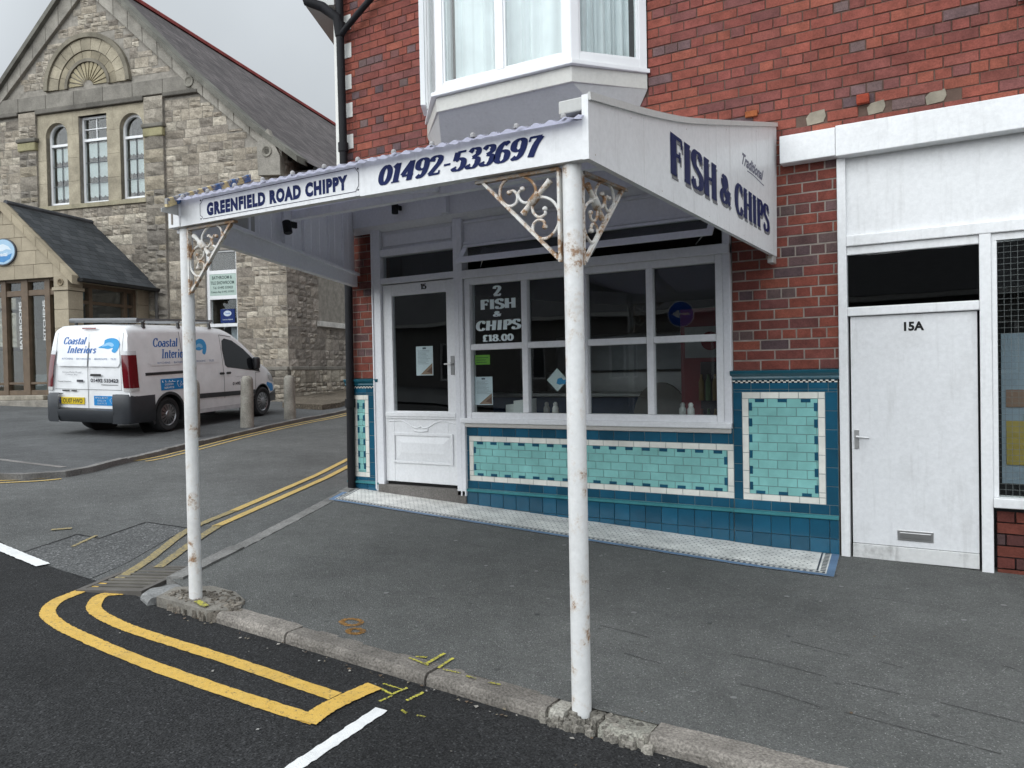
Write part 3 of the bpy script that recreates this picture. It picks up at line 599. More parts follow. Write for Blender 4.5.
def bricks(mb, fr, a0, a1, z0, z1, openings, course=.0843, length=.232, joint=.007, d=.004, patches=(), tone=1.0, dark=.09):
    r = 0; z = z0
    while z < z1 - .02:
        zt = min(z + course - joint, z1)
        header = r % 4 == 3; L_ = length / 2 if header else length; off = (length / 4 if header else (length / 2 if r % 2 else 0))
        for s0, s1 in free_spans(a0, a1, z, zt, openings):
            a = a0 - off - 4 * length
            while a < s1:
                b0, b1 = max(a, s0), min(a + L_ - joint, s1)
                if b1 - b0 > .02:
                    am, zm = (b0 + b1) / 2, (z + zt) / 2
                    if not any(p[0] < am < p[1] and p[2] < zm < p[3] for p in patches):
                        c = random.choice(DARKB) if rnd() < (dark * 2.2 if header else dark * .6) else random.choice(BRICKS)
                        c = vary(tuple(x * tone for x in c), .11); dd = d + U(-.0025, .0025); e = .004; j = lambda: U(-.0018, .0018)
                        o = [fr.pt(b0, dd - .010, z), fr.pt(b1, dd - .010, z), fr.pt(b1, dd - .010, zt), fr.pt(b0, dd - .010, zt)]
                        n = [fr.pt(b0 + e + j(), dd + j() * .5, z + e + j()), fr.pt(b1 - e + j(), dd + j() * .5, z + e + j()), fr.pt(b1 - e + j(), dd + j() * .5, zt - e + j()), fr.pt(b0 + e + j(), dd + j() * .5, zt - e + j())]
                        mb.poly(o + n, [(4, 5, 6, 7), (0, 1, 5, 4), (1, 2, 6, 5), (2, 3, 7, 6), (3, 0, 4, 7)], c)
                a += L_
        z += course; r += 1
STONES = [(.32, .28, .225), (.36, .318, .262), (.275, .24, .195), (.43, .385, .315), (.34, .295, .235), (.245, .215, .18), (.385, .34, .275), (.325, .29, .24), (.29, .252, .205)]
def rubble(mb, fr, a0, a1, z0, z1, openings, top=None, rowh=(.20, .34), lenr=(.24, .62), d=.014, palette=STONES, dark_fn=None, joint=.014, sub=3, base=0.):
    z = z0
    while z < z1 - .05:
        h = U(*rowh); zt = min(z + h, z1)
        if z1 - zt < .1: zt = z1
        for s0, s1 in free_spans(a0, a1, z, zt, openings):
            a = s0
            while a < s1 - .03:
                L_ = U(*lenr); b = min(a + L_, s1)
                if s1 - b < .12: b = s1
                cells = [(a, b, z, zt)]
                if zt - z > .24 and rnd() < .45:
                    zm = z + (zt - z) * U(.4, .6); m1 = a + (b - a) * U(.4, .6); m2 = a + (b - a) * U(.35, .65)
                    cells = [(a, m1, z, zm), (m1, b, z, zm), (a, m2, zm, zt), (m2, b, zm, zt)] if b - a > .4 else [(a, b, z, zm), (a, b, zm, zt)]
                for p0, p1, q0, q1 in cells:
                    if top and (q1 > top(p0) or q1 > top(p1)):
                        lim = min(top(p0), top(p1))
                        if lim < q0 + .06: continue
                        q1 = min(q1, lim)
                    c = vary(random.choice(palette), .16)
                    if dark_fn: c = dark_fn((p0 + p1) / 2, (q0 + q1) / 2, c)
                    jj = joint / 2; N = sub; g = []
                    for i in range(N + 1):
                        for k in range(N + 1):
                            edge = i in (0, N) or k in (0, N)
                            aa = p0 + jj + (p1 - p0 - joint) * i / N; zz = q0 + jj + (q1 - q0 - joint) * k / N
                            if not edge: aa += U(-.02, .02); zz += U(-.015, .015)
                            g.append(fr.pt(aa + (U(-.006, .006) if edge else 0), base + (U(.0, .008) if edge else d + U(-.012, .028)), zz + (U(-.006, .006) if edge else 0)))
                    n = N + 1; v = g; f = [(i * n + k, (i + 1) * n + k, (i + 1) * n + k + 1, i * n + k + 1) for i in range(N) for k in range(N)]
                    mb.poly(v, f, c)
                a = b
        z = zt
def dressed(mb, fr, a0, a1, z0, z1, d0, d1, c, block=.6, joint=.006, vert=False):
    """dressed blocks along a band (or up a pillar)"""
    L0, L1 = (z0, z1) if vert else (a0, a1); n = max(1, round((L1 - L0) / block)); s = (L1 - L0) / n
    for i in range(n):
        p, q = L0 + i * s + joint / 2, L0 + (i + 1) * s - joint / 2; cc = vary(c, .10)
        if vert: mb.box(fr, a0, a1, d0, d1, p, q, cc)
        else: mb.box(fr, p, q, d0, d1, z0, z1, cc)

# ================================================================== BRICK SHOP
F = Fr((0, 6.6), (1, 0), (0, -1))         # a = x along the front, d = out towards the street
shop = thing('corner_shop', 'red brick corner shop with a teal tiled front and white bay window', 'building', (-2.5, 6.6, gz(-2.5, 6.6)))
SIDE = Fr((-6.24, 6.6), (-.452, .892), (-.892, -.452))
open_up = [(-4.99, -2.52, 4.02, 6.4), (.30, 1.9, 4.16, 5.8)]
open_lo = [(-5.78, -1.80, .0, 3.40), (-.95, 6.6, -.4, 3.18)]
mb = MB(); mt = (.12, .08, .064)
backing(mb, F, -6.24, 8.0, -.4, 8.6, open_up + open_lo, -.25, -.004, mt)
mb.box(SIDE, 0.0, 9, -.25, -.004, -.2, 8.6, mt)
mb.prism(RAW, [(-6.2, 8.6), (8.0, 8.6), (8.0, 8.62), (-6.2, 8.62)], 6.6, 14.4, mt)
mb.box(RAW, 7.75, 8.0, 6.86, 14.4, -.4, 8.6, mt); mb.box(RAW, -10.2, 8.0, 14.4, 14.6, -.4, 8.6, mt)
mb.box(F, -1.795, -.955, -.004, -.001, 1.49, 3.38, (.30, .26, .23)); mb.box(F, -6.24, -5.785, -.004, -.001, 1.48, 3.38, (.26, .22, .19))
wall_back = mb.build('wall_core', M['mortar'], shop)
mb = MB(); patches = [(-1.18, -1.03, 3.46, 3.57), (-.73, -.60, 3.46, 3.56), (-.33, -.19, 3.46, 3.56)]
bricks(mb, F, -6.24, 8.0, 3.38, 8.58, open_up + [(-1.36, 9, 3.0, 3.384)], patches=patches, joint=.0048, d=.003)
bricks(mb, F, -6.24, -5.785, 1.48, 3.38, [], tone=.85)
bricks(mb, F, -1.795, -.955, 1.495, 3.38, [], tone=.88, dark=.2)
bricks(mb, F, .10, 6.6, -.4, .46, [], tone=.55)
bricks(mb, SIDE, 0.03, 9, .2, 8.58, [], tone=.9)
mb.build('wall', M['brick'], shop, recalc=False)
for p in patches:               # patched putlog holes and bricks stuck proud
    mb = MB(); mb.prism(F, [(p[0] + .01, p[2]), (p[1] - .02, p[2] + .01), (p[1], (p[2] + p[3]) / 2), (p[1] - .01, p[3]), (p[0] + .03, p[3] - .01), (p[0], p[2] + .06)], -.003, .004, vary((.27, .24, .19), .1)); mb.build('mortar_patch', M['mortar'], shop)
mb = MB(); mb.box(F, -.80, -.71, 0, .05, 3.55, 3.62, (.30, .055, .03)); mb.build('stub_brick', M['brick'], shop, .006)
mb = MB(); mb.box(F, -1.66, -1.56, 0, .03, 3.61, 3.66, (.33, .10, .035)); mb.build('stub_brick', M['brick'], shop, .006)
mb = MB()                       # white quoins and painted edge
mb.box(F, -6.315, -6.242, -.16, .012, 3.45, 5.62, (.72, .71, .67)); mb.build('painted_edge', M['white'], shop, .004)
for i in range(16):
    z = 3.42 + i * .337 + (.02 if i % 2 else 0); mb = MB(); mb.box(F, -6.22, -6.055 + U(-.01, .01), .004, .014, z, z + .165, vary((.70, .69, .65), .06)); mb.build('quoin', M['white'], shop, .003)
mb = MB(); mb.prism(Fr((-6.24, 6.3), (1, 0), (0, -1)), [(-.6, 8.6), (14.4, 8.6), (14.4, 8.75), (-.6, 8.75)], -8.4, 0, (.5, .5, .48)); mb.build('eaves_board', M['white'], shop)
mb = MB(); mb.poly([(-7, 6.0, 8.75), (8.4, 6.0, 8.75), (8.4, 10.5, 11.6), (-8.9, 10.5, 11.6), (8.4, 15, 8.75), (-10.8, 15, 8.75)], [(0, 1, 2, 3), (3, 2, 4, 5), (1, 4, 2), (0, 3, 5)], (.1, .1, .1)); mb.build('roof', M['concrete'], shop)
# downpipe, swan neck and overflow pipe
mb = MB(); blk = (.012, .012, .014)
mb.tube([F.pt(-6.14, .09, 5.9), F.pt(-6.14, .09, 5.35), F.pt(-6.13, .085, 3.3), F.pt(-6.11, .08, 2.5), F.pt(-6.13, .08, .55), F.pt(-6.13, .08, .22)], .045, 12, blk)
for z in (5.45, 4.1, 2.62, 1.2): mb.lathe(F.pt(-6.135 if z > 3 else -6.12, .085, z), (0, 0, 1), [(.045, -.05), (.058, -.05), (.058, .05), (.045, .05)], 12, blk)
mb.tube([F.pt(-6.14, .09, 5.35), F.pt(-6.15, .12, 5.55), F.pt(-6.3, .2, 5.68), F.pt(-6.44, .28, 5.74), F.pt(-6.5, .3, 5.95), F.pt(-6.5, .3, 6.3)], .055, 12, blk)
mb.tube([F.pt(-6.12, .10, 5.36), F.pt(-5.9, .10, 5.50), F.pt(-4.9, .10, 6.1)], .035, 10, blk)
mb.build('downpipe', M['black'], shop, smooth=True)
mb = MB(); mb.prism(SIDE, [(-.1, 5.72), (2.2, 5.72), (2.2, 5.95), (-.1, 5.95)], .02, .35, (.55, .55, .53)); mb.build('soffit_box', M['white'], shop)

# ---- tiled dado
TEAL = (.010, .078, .135); MINT = (.22, .49, .465); CREAM = (.74, .73, .67)
def tile_grid(mb, fr, a0, a1, z0, z1, tw, th, c, d, var=.2, bond=False, joint=.003, bottom=None, holes=()):
    r = 0; z = z1
    while z > z0 + .004:
        zb = max(z - th, z0)
        for s0, s1 in free_spans(a0, a1, zb, z, holes):
            a = a0 - (tw / 2 if (bond and r % 2) else 0)
            while a < s1:
                b0, b1 = max(a, s0), min(a + tw, s1)
                if b1 - b0 > .006:
                    q0 = zb
                    if bottom: q0 = max(zb, bottom((b0 + b1) / 2))
                    if z - q0 > .008:
                        dd = d + U(-.0008, .0008); j = joint / 2; e = .0025; t0, t1 = U(-.0006, .0006), U(-.0006, .0006)
                        o = [fr.pt(b0 + j, dd - .005, q0 + j), fr.pt(b1 - j, dd - .005, q0 + j), fr.pt(b1 - j, dd - .005, z - j), fr.pt(b0 + j, dd - .005, z - j)]
                        n = [fr.pt(b0 + j + e, dd + t0, q0 + j + e), fr.pt(b1 - j - e, dd + t1, q0 + j + e), fr.pt(b1 - j - e, dd - t0, z - j - e), fr.pt(b0 + j + e, dd - t1, z - j - e)]
                        mb.poly(o + n, [(4, 5, 6, 7), (0, 1, 5, 4), (1, 2, 6, 5), (2, 3, 7, 6), (3, 0, 4, 7)], vary(c, var))
                a += tw
        z = zb; r += 1
def tile_panel(mb, fr, a0, a1, z0, z1, d, bw=.055):
    """cream border, mint field, dark chips round the edge of the field"""
    hole = [(a0 + bw, a1 - bw, z0 + bw, z1 - bw)]
    tile_grid(mb, fr, a0, a1, z1 - bw, z1, .152, bw, CREAM, d, .05); tile_grid(mb, fr, a0, a1, z0, z0 + bw, .152, bw, CREAM, d, .05)
    tile_grid(mb, fr, a0, a0 + bw, z0 + bw, z1 - bw, bw, .152, CREAM, d, .05); tile_grid(mb, fr, a1 - bw, a1, z0 + bw, z1 - bw, bw, .152, CREAM, d, .05)
    m0, m1, n0, n1 = a0 + bw, a1 - bw, z0 + bw, z1 - bw; cw = .032; chips = []
    k = max(2, round((m1 - m0) / .165))
    for i in range(k):
        x = m0 + (m1 - m0) * (i + .5) / k
        for zz in (n0, n1 - cw): chips.append((x - .04, x + .04, zz, zz + cw))
    k = max(2, round((n1 - n0) / .145))
    for i in range(k):
        z = n0 + (n1 - n0) * (i + .5) / k
        for x in (m0, m1 - cw): chips.append((x, x + cw, z - .036, z + .036))
    chips = [c for c in chips if (c[0] >= m0 and c[1] <= m1)]
    tile_grid(mb, fr, m0, m1, n0, n1, .154, .073, MINT, d, .065, True)
    for c in chips: tile_grid(mb, fr, c[0], c[1], c[2], c[3], .2, .2, TEAL, d + .003, .15)
gb = lambda a: gz(a, 6.55) + .004
def tile_dado(name, a0, a1, ztop, panels, d=.03, moulding=False):
    mb = MB(); g = MB(); g.box(F, a0 - .0, a1, -.24, d - .005, -.2, ztop, (.20, .26, .27))
    base = .29
    p0, p1, p2, p3 = panels[0]
    for x0, x1, y0, y1 in ((a0, a1, p3, ztop), (a0, a1, base + .03, p2), (a0, p0, p2, p3), (p1, a1, p2, p3)):
        if x1 - x0 > .01: tile_grid(mb, F, x0, x1, y0, y1, .152, .152, TEAL, d, .22)
    tile_grid(mb, F, a0, a1, -.1, base - .005, .152, .152, TEAL, d + .012, .22, bottom=gb)
    for p in panels: tile_panel(mb, F, *p, d)
    q = MB(); pr = [(base - .005, d + .012), (base + .002, d + .026), (base + .02, d + .024), (base + .03, d)]
    for i in range(len(pr) - 1): q.face([F.pt(a0, pr[i][1], pr[i][0]), F.pt(a1, pr[i][1], pr[i][0]), F.pt(a1, pr[i + 1][1], pr[i + 1][0]), F.pt(a0, pr[i + 1][1], pr[i + 1][0])], (.05, .20, .22))
    o = g.build(name, M['grout'], shop); mb.build('glazed_tiles', M['glaze'], o, recalc=False); q.build('skirting_line', M['glaze'], o)
    if moulding:
        m = MB(); pr = [(ztop - .075, d), (ztop - .06, d + .012), (ztop - .045, d + .010), (ztop - .02, d + .03), (ztop, d + .035), (ztop + .005, d + .03), (ztop + .012, -.01)]
        for i in range(len(pr) - 1): m.face([F.pt(a0 - .015, pr[i][1], pr[i][0]), F.pt(a1 + .015, pr[i][1], pr[i][0]), F.pt(a1 + .015, pr[i + 1][1], pr[i + 1][0]), F.pt(a0 - .015, pr[i + 1][1], pr[i + 1][0])], (.012, .085, .12))
        for s in (a0 - .015, a1 + .015): m.face([F.pt(s, dd, z) for z, dd in pr] + [F.pt(s, -.01, ztop - .075)], (.012, .085, .12))
        m.build('tile_moulding', M['glaze'], o)
        m = MB(); zc = ztop - .098; n = round((a1 - a0) / .022)
        for i in range(n):
            for k in (0, 1):
                x = a0 + i * (a1 - a0) / n; m.box(F, x, x + (a1 - a0) / n, d - .002, d + .003, zc + k * .011, zc + (k + 1) * .011 - .0005, (.70, .69, .63) if (i + k) % 2 else (.012, .012, .014))
        m.build('checker_band', M['glaze'], o)
    return o
tile_dado('tile_dado', -4.575, -1.80, 1.0, [(-4.53, -1.80 + .005, .40, .865)])
tile_dado('tile_pier', -1.795, -.965, 1.485, [(-1.72, -1.06, .40, 1.31)], .034, True)
tile_dado('tile_pier', -6.22, -5.745, 1.465, [(-6.12, -5.895, .36, 1.29)], .034, True)

# ---- shopfront joinery
def frame_rect(mb, fr, a0, a1, z0, z1, wd, d0, d1, c=WHITE, bot=None):
    b = wd if bot is None else bot
    mb.box(fr, a0, a0 + wd, d0, d1, z0, z1, c); mb.box(fr, a1 - wd, a1, d0, d1, z0, z1, c)
    mb.box(fr, a0 + wd, a1 - wd, d0, d1 - .002, z1 - wd, z1, c); mb.box(fr, a0 + wd, a1 - wd, d0, d1 - .002, z0, z0 + b, c)
def pane(name, fr, a0, a1, z0, z1, d, parent, mat='glass'):
    mb = MB(); mb.box(fr, a0, a1, d - .004, d, z0, z1); return mb.build(name, M[mat], parent)
FW = (.70, .705, .73)
mb = MB()
mb.box(F, -5.785, -5.665, -.06, .055, .22, 3.12, FW)                  # left jamb
mb.box(F, -4.665, -4.555, -.06, .065, .24, 3.12, FW)                  # post between door and window
mb.box(F, -1.865, -1.80, -.06, .05, 1.0, 3.12, FW)                    # right jamb
mb.box(F, -5.665, -4.665, -.06, .05, 2.515, 2.58, FW); mb.box(F, -5.665, -4.665, -.06, .048, 2.82, 2.895, FW)
mb.box(F, -5.665, -4.665, -.04, .01, 2.895, 3.14, (.66, .665, .68)); mb.box(F, -5.62, -4.71, .01, .022, 2.93, 3.06, FW)
mb.box(F, -4.555, -1.865, -.04, .012, 2.86, 3.14, FW); mb.box(F, -4.555, -1.865, -.02, .04, 2.84, 2.868, FW); mb.box(F, -4.555, -1.865, -.02, .03, 3.06, 3.085, FW)
mb.box(F, -4.555, -1.80, -.06, .07, 2.49, 2.575, FW)                  # head of the big window
for c in ((-5.785, -5.765), (-4.62, -4.60)): mb.box(F, c[0], c[1], .055, .068, .24, 3.12, FW)
mb.build('shopfront_frame', M['frame'], shop, .006)
mb = MB(); mb.box(F, -6.06, -1.43, -.02, .11, 3.155, 3.40, FW); mb.box(F, -6.06, -1.43, .0, .14, 3.395, 3.43, FW); mb.box(F, -4.74, -4.66, .11, .17, 3.17, 3.34, FW)
mb.prism(Fr((-6.06, 6.6), (0, -1), (1, 0)), [(.0, 3.10), (.02, 3.10), (.06, 3.13), (.10, 3.155), (0, 3.155)], 0, 4.63, FW)
mb.build('fascia_board', M['frame'], shop, .005)
# big window
win = MB(); Wf = (.74, .745, .76)
frame_rect(win, F, -4.545, -1.865, 1.045, 2.49, .065, -.04, .045, Wf)
for x0, x1 in ((-3.868, -3.800), (-3.27, -3.15), (-2.562, -2.498)): win.box(F, x0, x1, -.035, .04, 1.11, 2.425, Wf)
for x0, x1 in ((-4.48, -3.868), (-3.80, -3.27), (-3.15, -2.562), (-2.498, -1.93)): win.box(F, x0, x1, -.035, .036, 1.75, 1.812, Wf)
window = win.build('shop_window', M['frame'], shop, .008)
for x0, x1 in ((-4.485, -3.863), (-3.805, -3.265), (-3.155, -2.557), (-2.503, -1.925)):
    for z0, z1 in ((1.105, 1.755), (1.807, 2.43)): pane('pane', F, x0, x1, z0, z1, -.008, window)
mb = MB(); mb.box(F, -4.60, -1.80, -.06, .085, 1.0, 1.05, Wf); mb.box(F, -4.60, -1.81, .0, .06, .958, 1.002, (.50, .48, .45)); mb.build('window_sill', M['frame'], window, .008)
# hopper fanlights standing open
hop = MB(); hd = .16
for x0, x1 in ((-4.53, -1.90),):
    A = lambda a, t, k: F.pt(a, .03 + hd * t + k * .03, 2.835 - .205 * t)
    for z0, z1 in ((0, .16), (.66, 1.0)): hop.hexa([A(x0, z0, 0), A(x1, z0, 0), A(x1, z0, 1), A(x0, z0, 1), A(x0, z1, 0), A(x1, z1, 0), A(x1, z1, 1), A(x0, z1, 1)], Wf)
    for a0, a1 in ((x0, x0 + .06), (-3.27, -3.2), (x1 - .06, x1)): hop.hexa([A(a0, .16, 0), A(a1, .16, 0), A(a1, .16, .9), A(a0, .16, .9), A(a0, .66, 0), A(a1, .66, 0), A(a1, .66, .9), A(a0, .66, .9)], Wf)
    hopper = hop.build('fanlight', M['frame'], shop, .006)
    mb = MB(); mb.hexa([A(x0 + .05, .12, .4), A(x1 - .05, .12, .4), A(x1 - .05, .12, .5), A(x0 + .05, .12, .5), A(x0 + .05, .82, .4), A(x1 - .05, .82, .4), A(x1 - .05, .82, .5), A(x0 + .05, .82, .5)]); mb.build('pane', M['glass'], hopper)
    for a in (-4.35, -3.1, -2.1): mb = MB(); mb.tube([F.pt(a, .02, 2.60), F.pt(a + .12, .15, 2.665)], .006, 6, (.5, .5, .5)); mb.build('window_stay', M['metal'], hopper)
pane('transom_pane', F, -5.66, -4.67, 2.575, 2.825, -.01, shop)
# door of the chip shop
dr = MB(); DW = (.74, .745, .755)
frame_rect(dr, F, -5.66, -4.67, .335, 2.505, .125, -.035, .02, DW, .78)
door = dr.build('shop_door', M['frame'], shop, .005)
pane('door_pane', F, -5.54, -4.79 + .05, 1.115, 2.39, -.008, door)
mb = MB(); mb.box(F, -5.64, -4.685, .02, .045, 1.055, 1.10, DW); mb.box(F, -5.635, -4.69, .02, .034, 1.03, 1.058, DW); mb.build('ledge', M['frame'], door, .005)
mb = MB(); frame_rect(mb, F, -5.55, -4.735, .545, .875, .028, .02, .036, DW)
q = [F.pt(-5.515, .02, .575), F.pt(-4.77, .02, .575), F.pt(-4.77, .02, .845), F.pt(-5.515, .02, .845), F.pt(-5.43, .034, .66), F.pt(-4.855, .034, .66), F.pt(-4.855, .034, .77), F.pt(-5.43, .034, .77)]
mb.poly(q, [(4, 5, 6, 7), (0, 1, 5, 4), (1, 2, 6, 5), (2, 3, 7, 6), (3, 0, 4, 7)], DW)
sw = spline([(-5.60, 1.0), (-5.45, 1.01), (-5.36, .985), (-5.27, .94), (-5.20, .935), (-5.165, .95), (-5.13, .935), (-5.06, .945), (-4.97, .99), (-4.87, 1.01), (-4.71, .985)], 8)
mb.tube([F.pt(a, .021, z) for a, z in sw], .008, 6, DW); mb.tube([F.pt(a, .021, z) for a, z in [(-5.26, .905), (-5.2, .895), (-5.13, .895), (-5.07, .905), (-5.07, .93)]], .009, 6, DW)
mb.build('raised_panel', M['frame'], door, .003)
mb = MB(); mb.box(F, -4.745, -4.70, .02, .028, 1.50, 1.70, (.25, .25, .25)); mb.tube([F.pt(-4.722, .028, 1.62), F.pt(-4.722, .06, 1.62), F.pt(-4.80, .065, 1.615)], .009, 8, (.7, .7, .68)); mb.build('handle', M['metal'], door, .002)
mb = MB(); put_text(mb, serif_text('15', .26, .11), (-5.125, -5.045, 2.425, 2.485), on(F, .022), (.015, .015, .015)); mb.build('house_number', M['vinyl'], door)
mb = MB(); mb.box(F, -5.75, -4.56, -.05, .065, .05, .30, (.15, .14, .13)); mb.box(F, -5.66, -4.67, -.05, .0, .302, .335, (.02, .02, .02)); mb.build('door_step', M['concrete'], shop, .01)

# ---- mosaic paving in front
mz = lambda x, y: gz(x, y) + .006
mb = MB(); FL, FRr, BR, BL = (-5.86, 5.88), (-.90, 5.85), (-.965, 6.565), (-6.17, 6.565)
def bil(s, t, h=0):
    x = (FL[0] + (FRr[0] - FL[0]) * s) * (1 - t) + (BL[0] + (BR[0] - BL[0]) * s) * t; y = (FL[1] + (FRr[1] - FL[1]) * s) * (1 - t) + (BL[1] + (BR[1] - BL[1]) * s) * t
    return (x, y, mz(x, y) + h)
Ls, Lt = 5.0, .70
NS = 56
for i in range(NS): mb.face([bil(i / NS, 0), bil((i + 1) / NS, 0), bil((i + 1) / NS, 1), bil(i / NS, 1)], (.72, .71, .67))
def band(o0, o1, c, h, chk=None, c2=None):
    """border band between insets o0 and o1 (metres) along front and both ends"""
    def runs(p, q, fix0, fix1, axis):
        L_ = (q - p) * (Ls if axis == 's' else Lt); n = max(1, int(L_ / (chk or .25)))
        for i in range(n):
            a, b = p + (q - p) * i / n, p + (q - p) * (i + 1) / n; cc = vary(c2 if (chk and i % 2) else c, .12)
            if axis == 's': mb.face([bil(a, fix0, h), bil(b, fix0, h), bil(b, fix1, h), bil(a, fix1, h)], cc)
            else: mb.face([bil(fix0, a, h), bil(fix1, a, h), bil(fix1, b, h), bil(fix0, b, h)], cc)
    runs(o0 / Ls, 1 - o0 / Ls, o0 / Lt, o1 / Lt, 's'); runs(o1 / Lt, 1 - .02, o0 / Ls, o1 / Ls, 't'); runs(o1 / Lt, 1 - .02, 1 - o1 / Ls, 1 - o0 / Ls, 't')
band(0, .055, (.12, .20, .32), .0015)
band(.065, .083, (.035, .045, .06), .0015, .022, (.50, .49, .45))
band(.083, .101, (.50, .49, .45), .0015, .022, (.035, .045, .06))
band(.115, .128, (.05, .06, .075), .0015)
for j in range(9):
    for i in range(86):
        t = (.165 + j * .058) / Lt; s = (.165 + (i + .5 * (j % 2)) * .0545) / Ls
        if t < .97 and s < 1 - .15 / Ls:
            ds, dt = .0095 / Ls, .0095 / Lt; mb.face([bil(s - ds, t, .0015), bil(s, t - dt, .0015), bil(s + ds, t, .0015), bil(s, t + dt, .0015)], vary(random.choice([(.06, .065, .075), (.12, .11, .10)]), .3))
struct(mb.build('mosaic_paving', M['mosaic']))

# ---- the room behind the shop window
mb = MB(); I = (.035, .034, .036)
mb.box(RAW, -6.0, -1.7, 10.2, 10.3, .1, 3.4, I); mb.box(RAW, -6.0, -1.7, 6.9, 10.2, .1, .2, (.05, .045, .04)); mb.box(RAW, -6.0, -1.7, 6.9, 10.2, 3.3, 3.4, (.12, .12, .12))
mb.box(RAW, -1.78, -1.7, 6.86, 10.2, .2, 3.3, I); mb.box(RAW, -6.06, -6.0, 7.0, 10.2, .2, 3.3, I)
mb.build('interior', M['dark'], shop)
# bay window
bay_mb = MB(); BW = (.78, .785, .79)
bp = [(-4.99, .02), (-4.43, .60), (-3.0, .57), (-2.52, .02)]      # plan: (x, d)
def bayfr(i):
    (x0, d0), (x1, d1) = bp[i], bp[i + 1]; L_ = math.hypot(x1 - x0, d1 - d0); ux, uy = (x1 - x0) / L_, -(d1 - d0) / L_
    return Fr((x0, 6.6 - d0), (ux, uy), (uy, -ux)), L_
def ring(mb, z0, z1, ex, c, inset=.0):
    P = [F.pt(x + (ex if x > -3.7 else -ex) * .6, d + ex if d > .1 else d, 0) for x, d in bp]
    v = [(p[0], p[1], z0) for p in P] + [(p[0], p[1], z1) for p in P]
    mb.poly(v, [(0, 1, 2, 3), (4, 5, 6, 7), (0, 1, 5, 4), (1, 2, 6, 5), (2, 3, 7, 6), (3, 0, 4, 7)], c)
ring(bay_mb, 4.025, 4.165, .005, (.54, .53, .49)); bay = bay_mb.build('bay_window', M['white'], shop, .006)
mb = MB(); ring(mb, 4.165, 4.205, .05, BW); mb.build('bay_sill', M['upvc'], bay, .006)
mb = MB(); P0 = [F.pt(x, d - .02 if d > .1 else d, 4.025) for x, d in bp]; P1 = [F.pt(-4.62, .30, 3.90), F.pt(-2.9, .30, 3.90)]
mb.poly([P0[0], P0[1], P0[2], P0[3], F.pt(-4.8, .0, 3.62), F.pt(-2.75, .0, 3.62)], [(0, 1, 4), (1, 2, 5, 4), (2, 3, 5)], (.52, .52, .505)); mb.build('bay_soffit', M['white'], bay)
mb = MB()
for i in range(3):
    fr, L_ = bayfr(i); mb.box(fr, 0.0, L_, -.05, .002, 6.35, 6.45, BW)
    for a0, a1 in ((.0, .075), (L_ - .075, L_)): mb.box(fr, a0, a1, -.055, .004, 4.205, 6.35, BW)
    mb.box(fr, .075, L_ - .075, -.05, .002, 4.205, 4.285, BW)
    if i == 1: mb.box(fr, L_ / 2 - .04, L_ / 2 + .035, -.05, .003, 4.285, 6.35, BW)
    for a0, a1 in (((.075, L_ / 2 - .04), (L_ / 2 + .035, L_ - .075)) if i == 1 else ((.075, L_ - .075),)):
        frame_rect(mb, fr, a0, a1, 4.285, 6.35, .02, -.045, -.008, BW)
bf = mb.build('bay_frame', M['upvc'], bay, .004)
for i in range(3):
    fr, L_ = bayfr(i)
    if i == 1:
        pane('pane', fr, .09, L_ / 2 - .03, 4.29, 6.34, -.025, bay); pane('pane', fr, L_ / 2 + .03, L_ - .09, 4.29, 6.34, -.025, bay)
    else: pane('pane', fr, .09, L_ - .09, 4.29, 6.34, -.025, bay)
mb = MB()                       # net curtains behind the glass, in folds
for i in range(3):
    fr, L_ = bayfr(i); n = 60; a0, a1 = .12, L_ - .10; prev = None
    for k in range(n + 1):
        a = a0 + (a1 - a0) * k / n; d = -.16 + .028 * math.sin(k * .9 + math.sin(k * .31) * 2)
        if prev: mb.face([fr.pt(prev[0], prev[1], 4.22), fr.pt(a, d, 4.22), fr.pt(a, d, 6.4), fr.pt(prev[0], prev[1], 6.4)], vary((.76, .79, .80), .05))
        prev = (a, d)
mb.build('curtain', M['cloth'], bay, smooth=60)
mb = MB(); ring(mb, 6.45, 6.75, .03, BW); mb.build('bay_cornice', M['white'], bay)
fr, L_ = bayfr(0)                # opened side casement
mb = MB(); oc = Fr(fr.pt(L_ - .06, .01, 0)[:2], (0, 1), (1, 0))
oc = Fr(F.pt(-4.97, .06, 0)[:2], (.53, -.848), (-.848, -.53)); mb.box(oc, 0, .04, -.025, .025, 4.24, 6.3, BW); mb.box(oc, .04, .30, -.025, .025, 4.24, 4.3, BW); mb.box(oc, .30, .34, -.025, .025, 4.24, 6.3, BW); mb.build('open_casement', M['upvc'], bay, .003)
mb = MB(); mb.box(F, .26, 2.0, .0, .10, 4.08, 4.16, BW); frame_rect(mb, F, .30, 1.9, 4.16, 5.8, .07, -.1, -.03, BW); up = mb.build('upper_window', M['white'], shop, .005)
pane('pane', F, .36, 1.84, 4.2, 5.75, -.06, up)
mb = MB(); mb.box(F, .36, 1.84, -.4, -.38, 4.2, 5.75, (.4, .42, .42)); mb.build('curtain', M['cloth'], up)

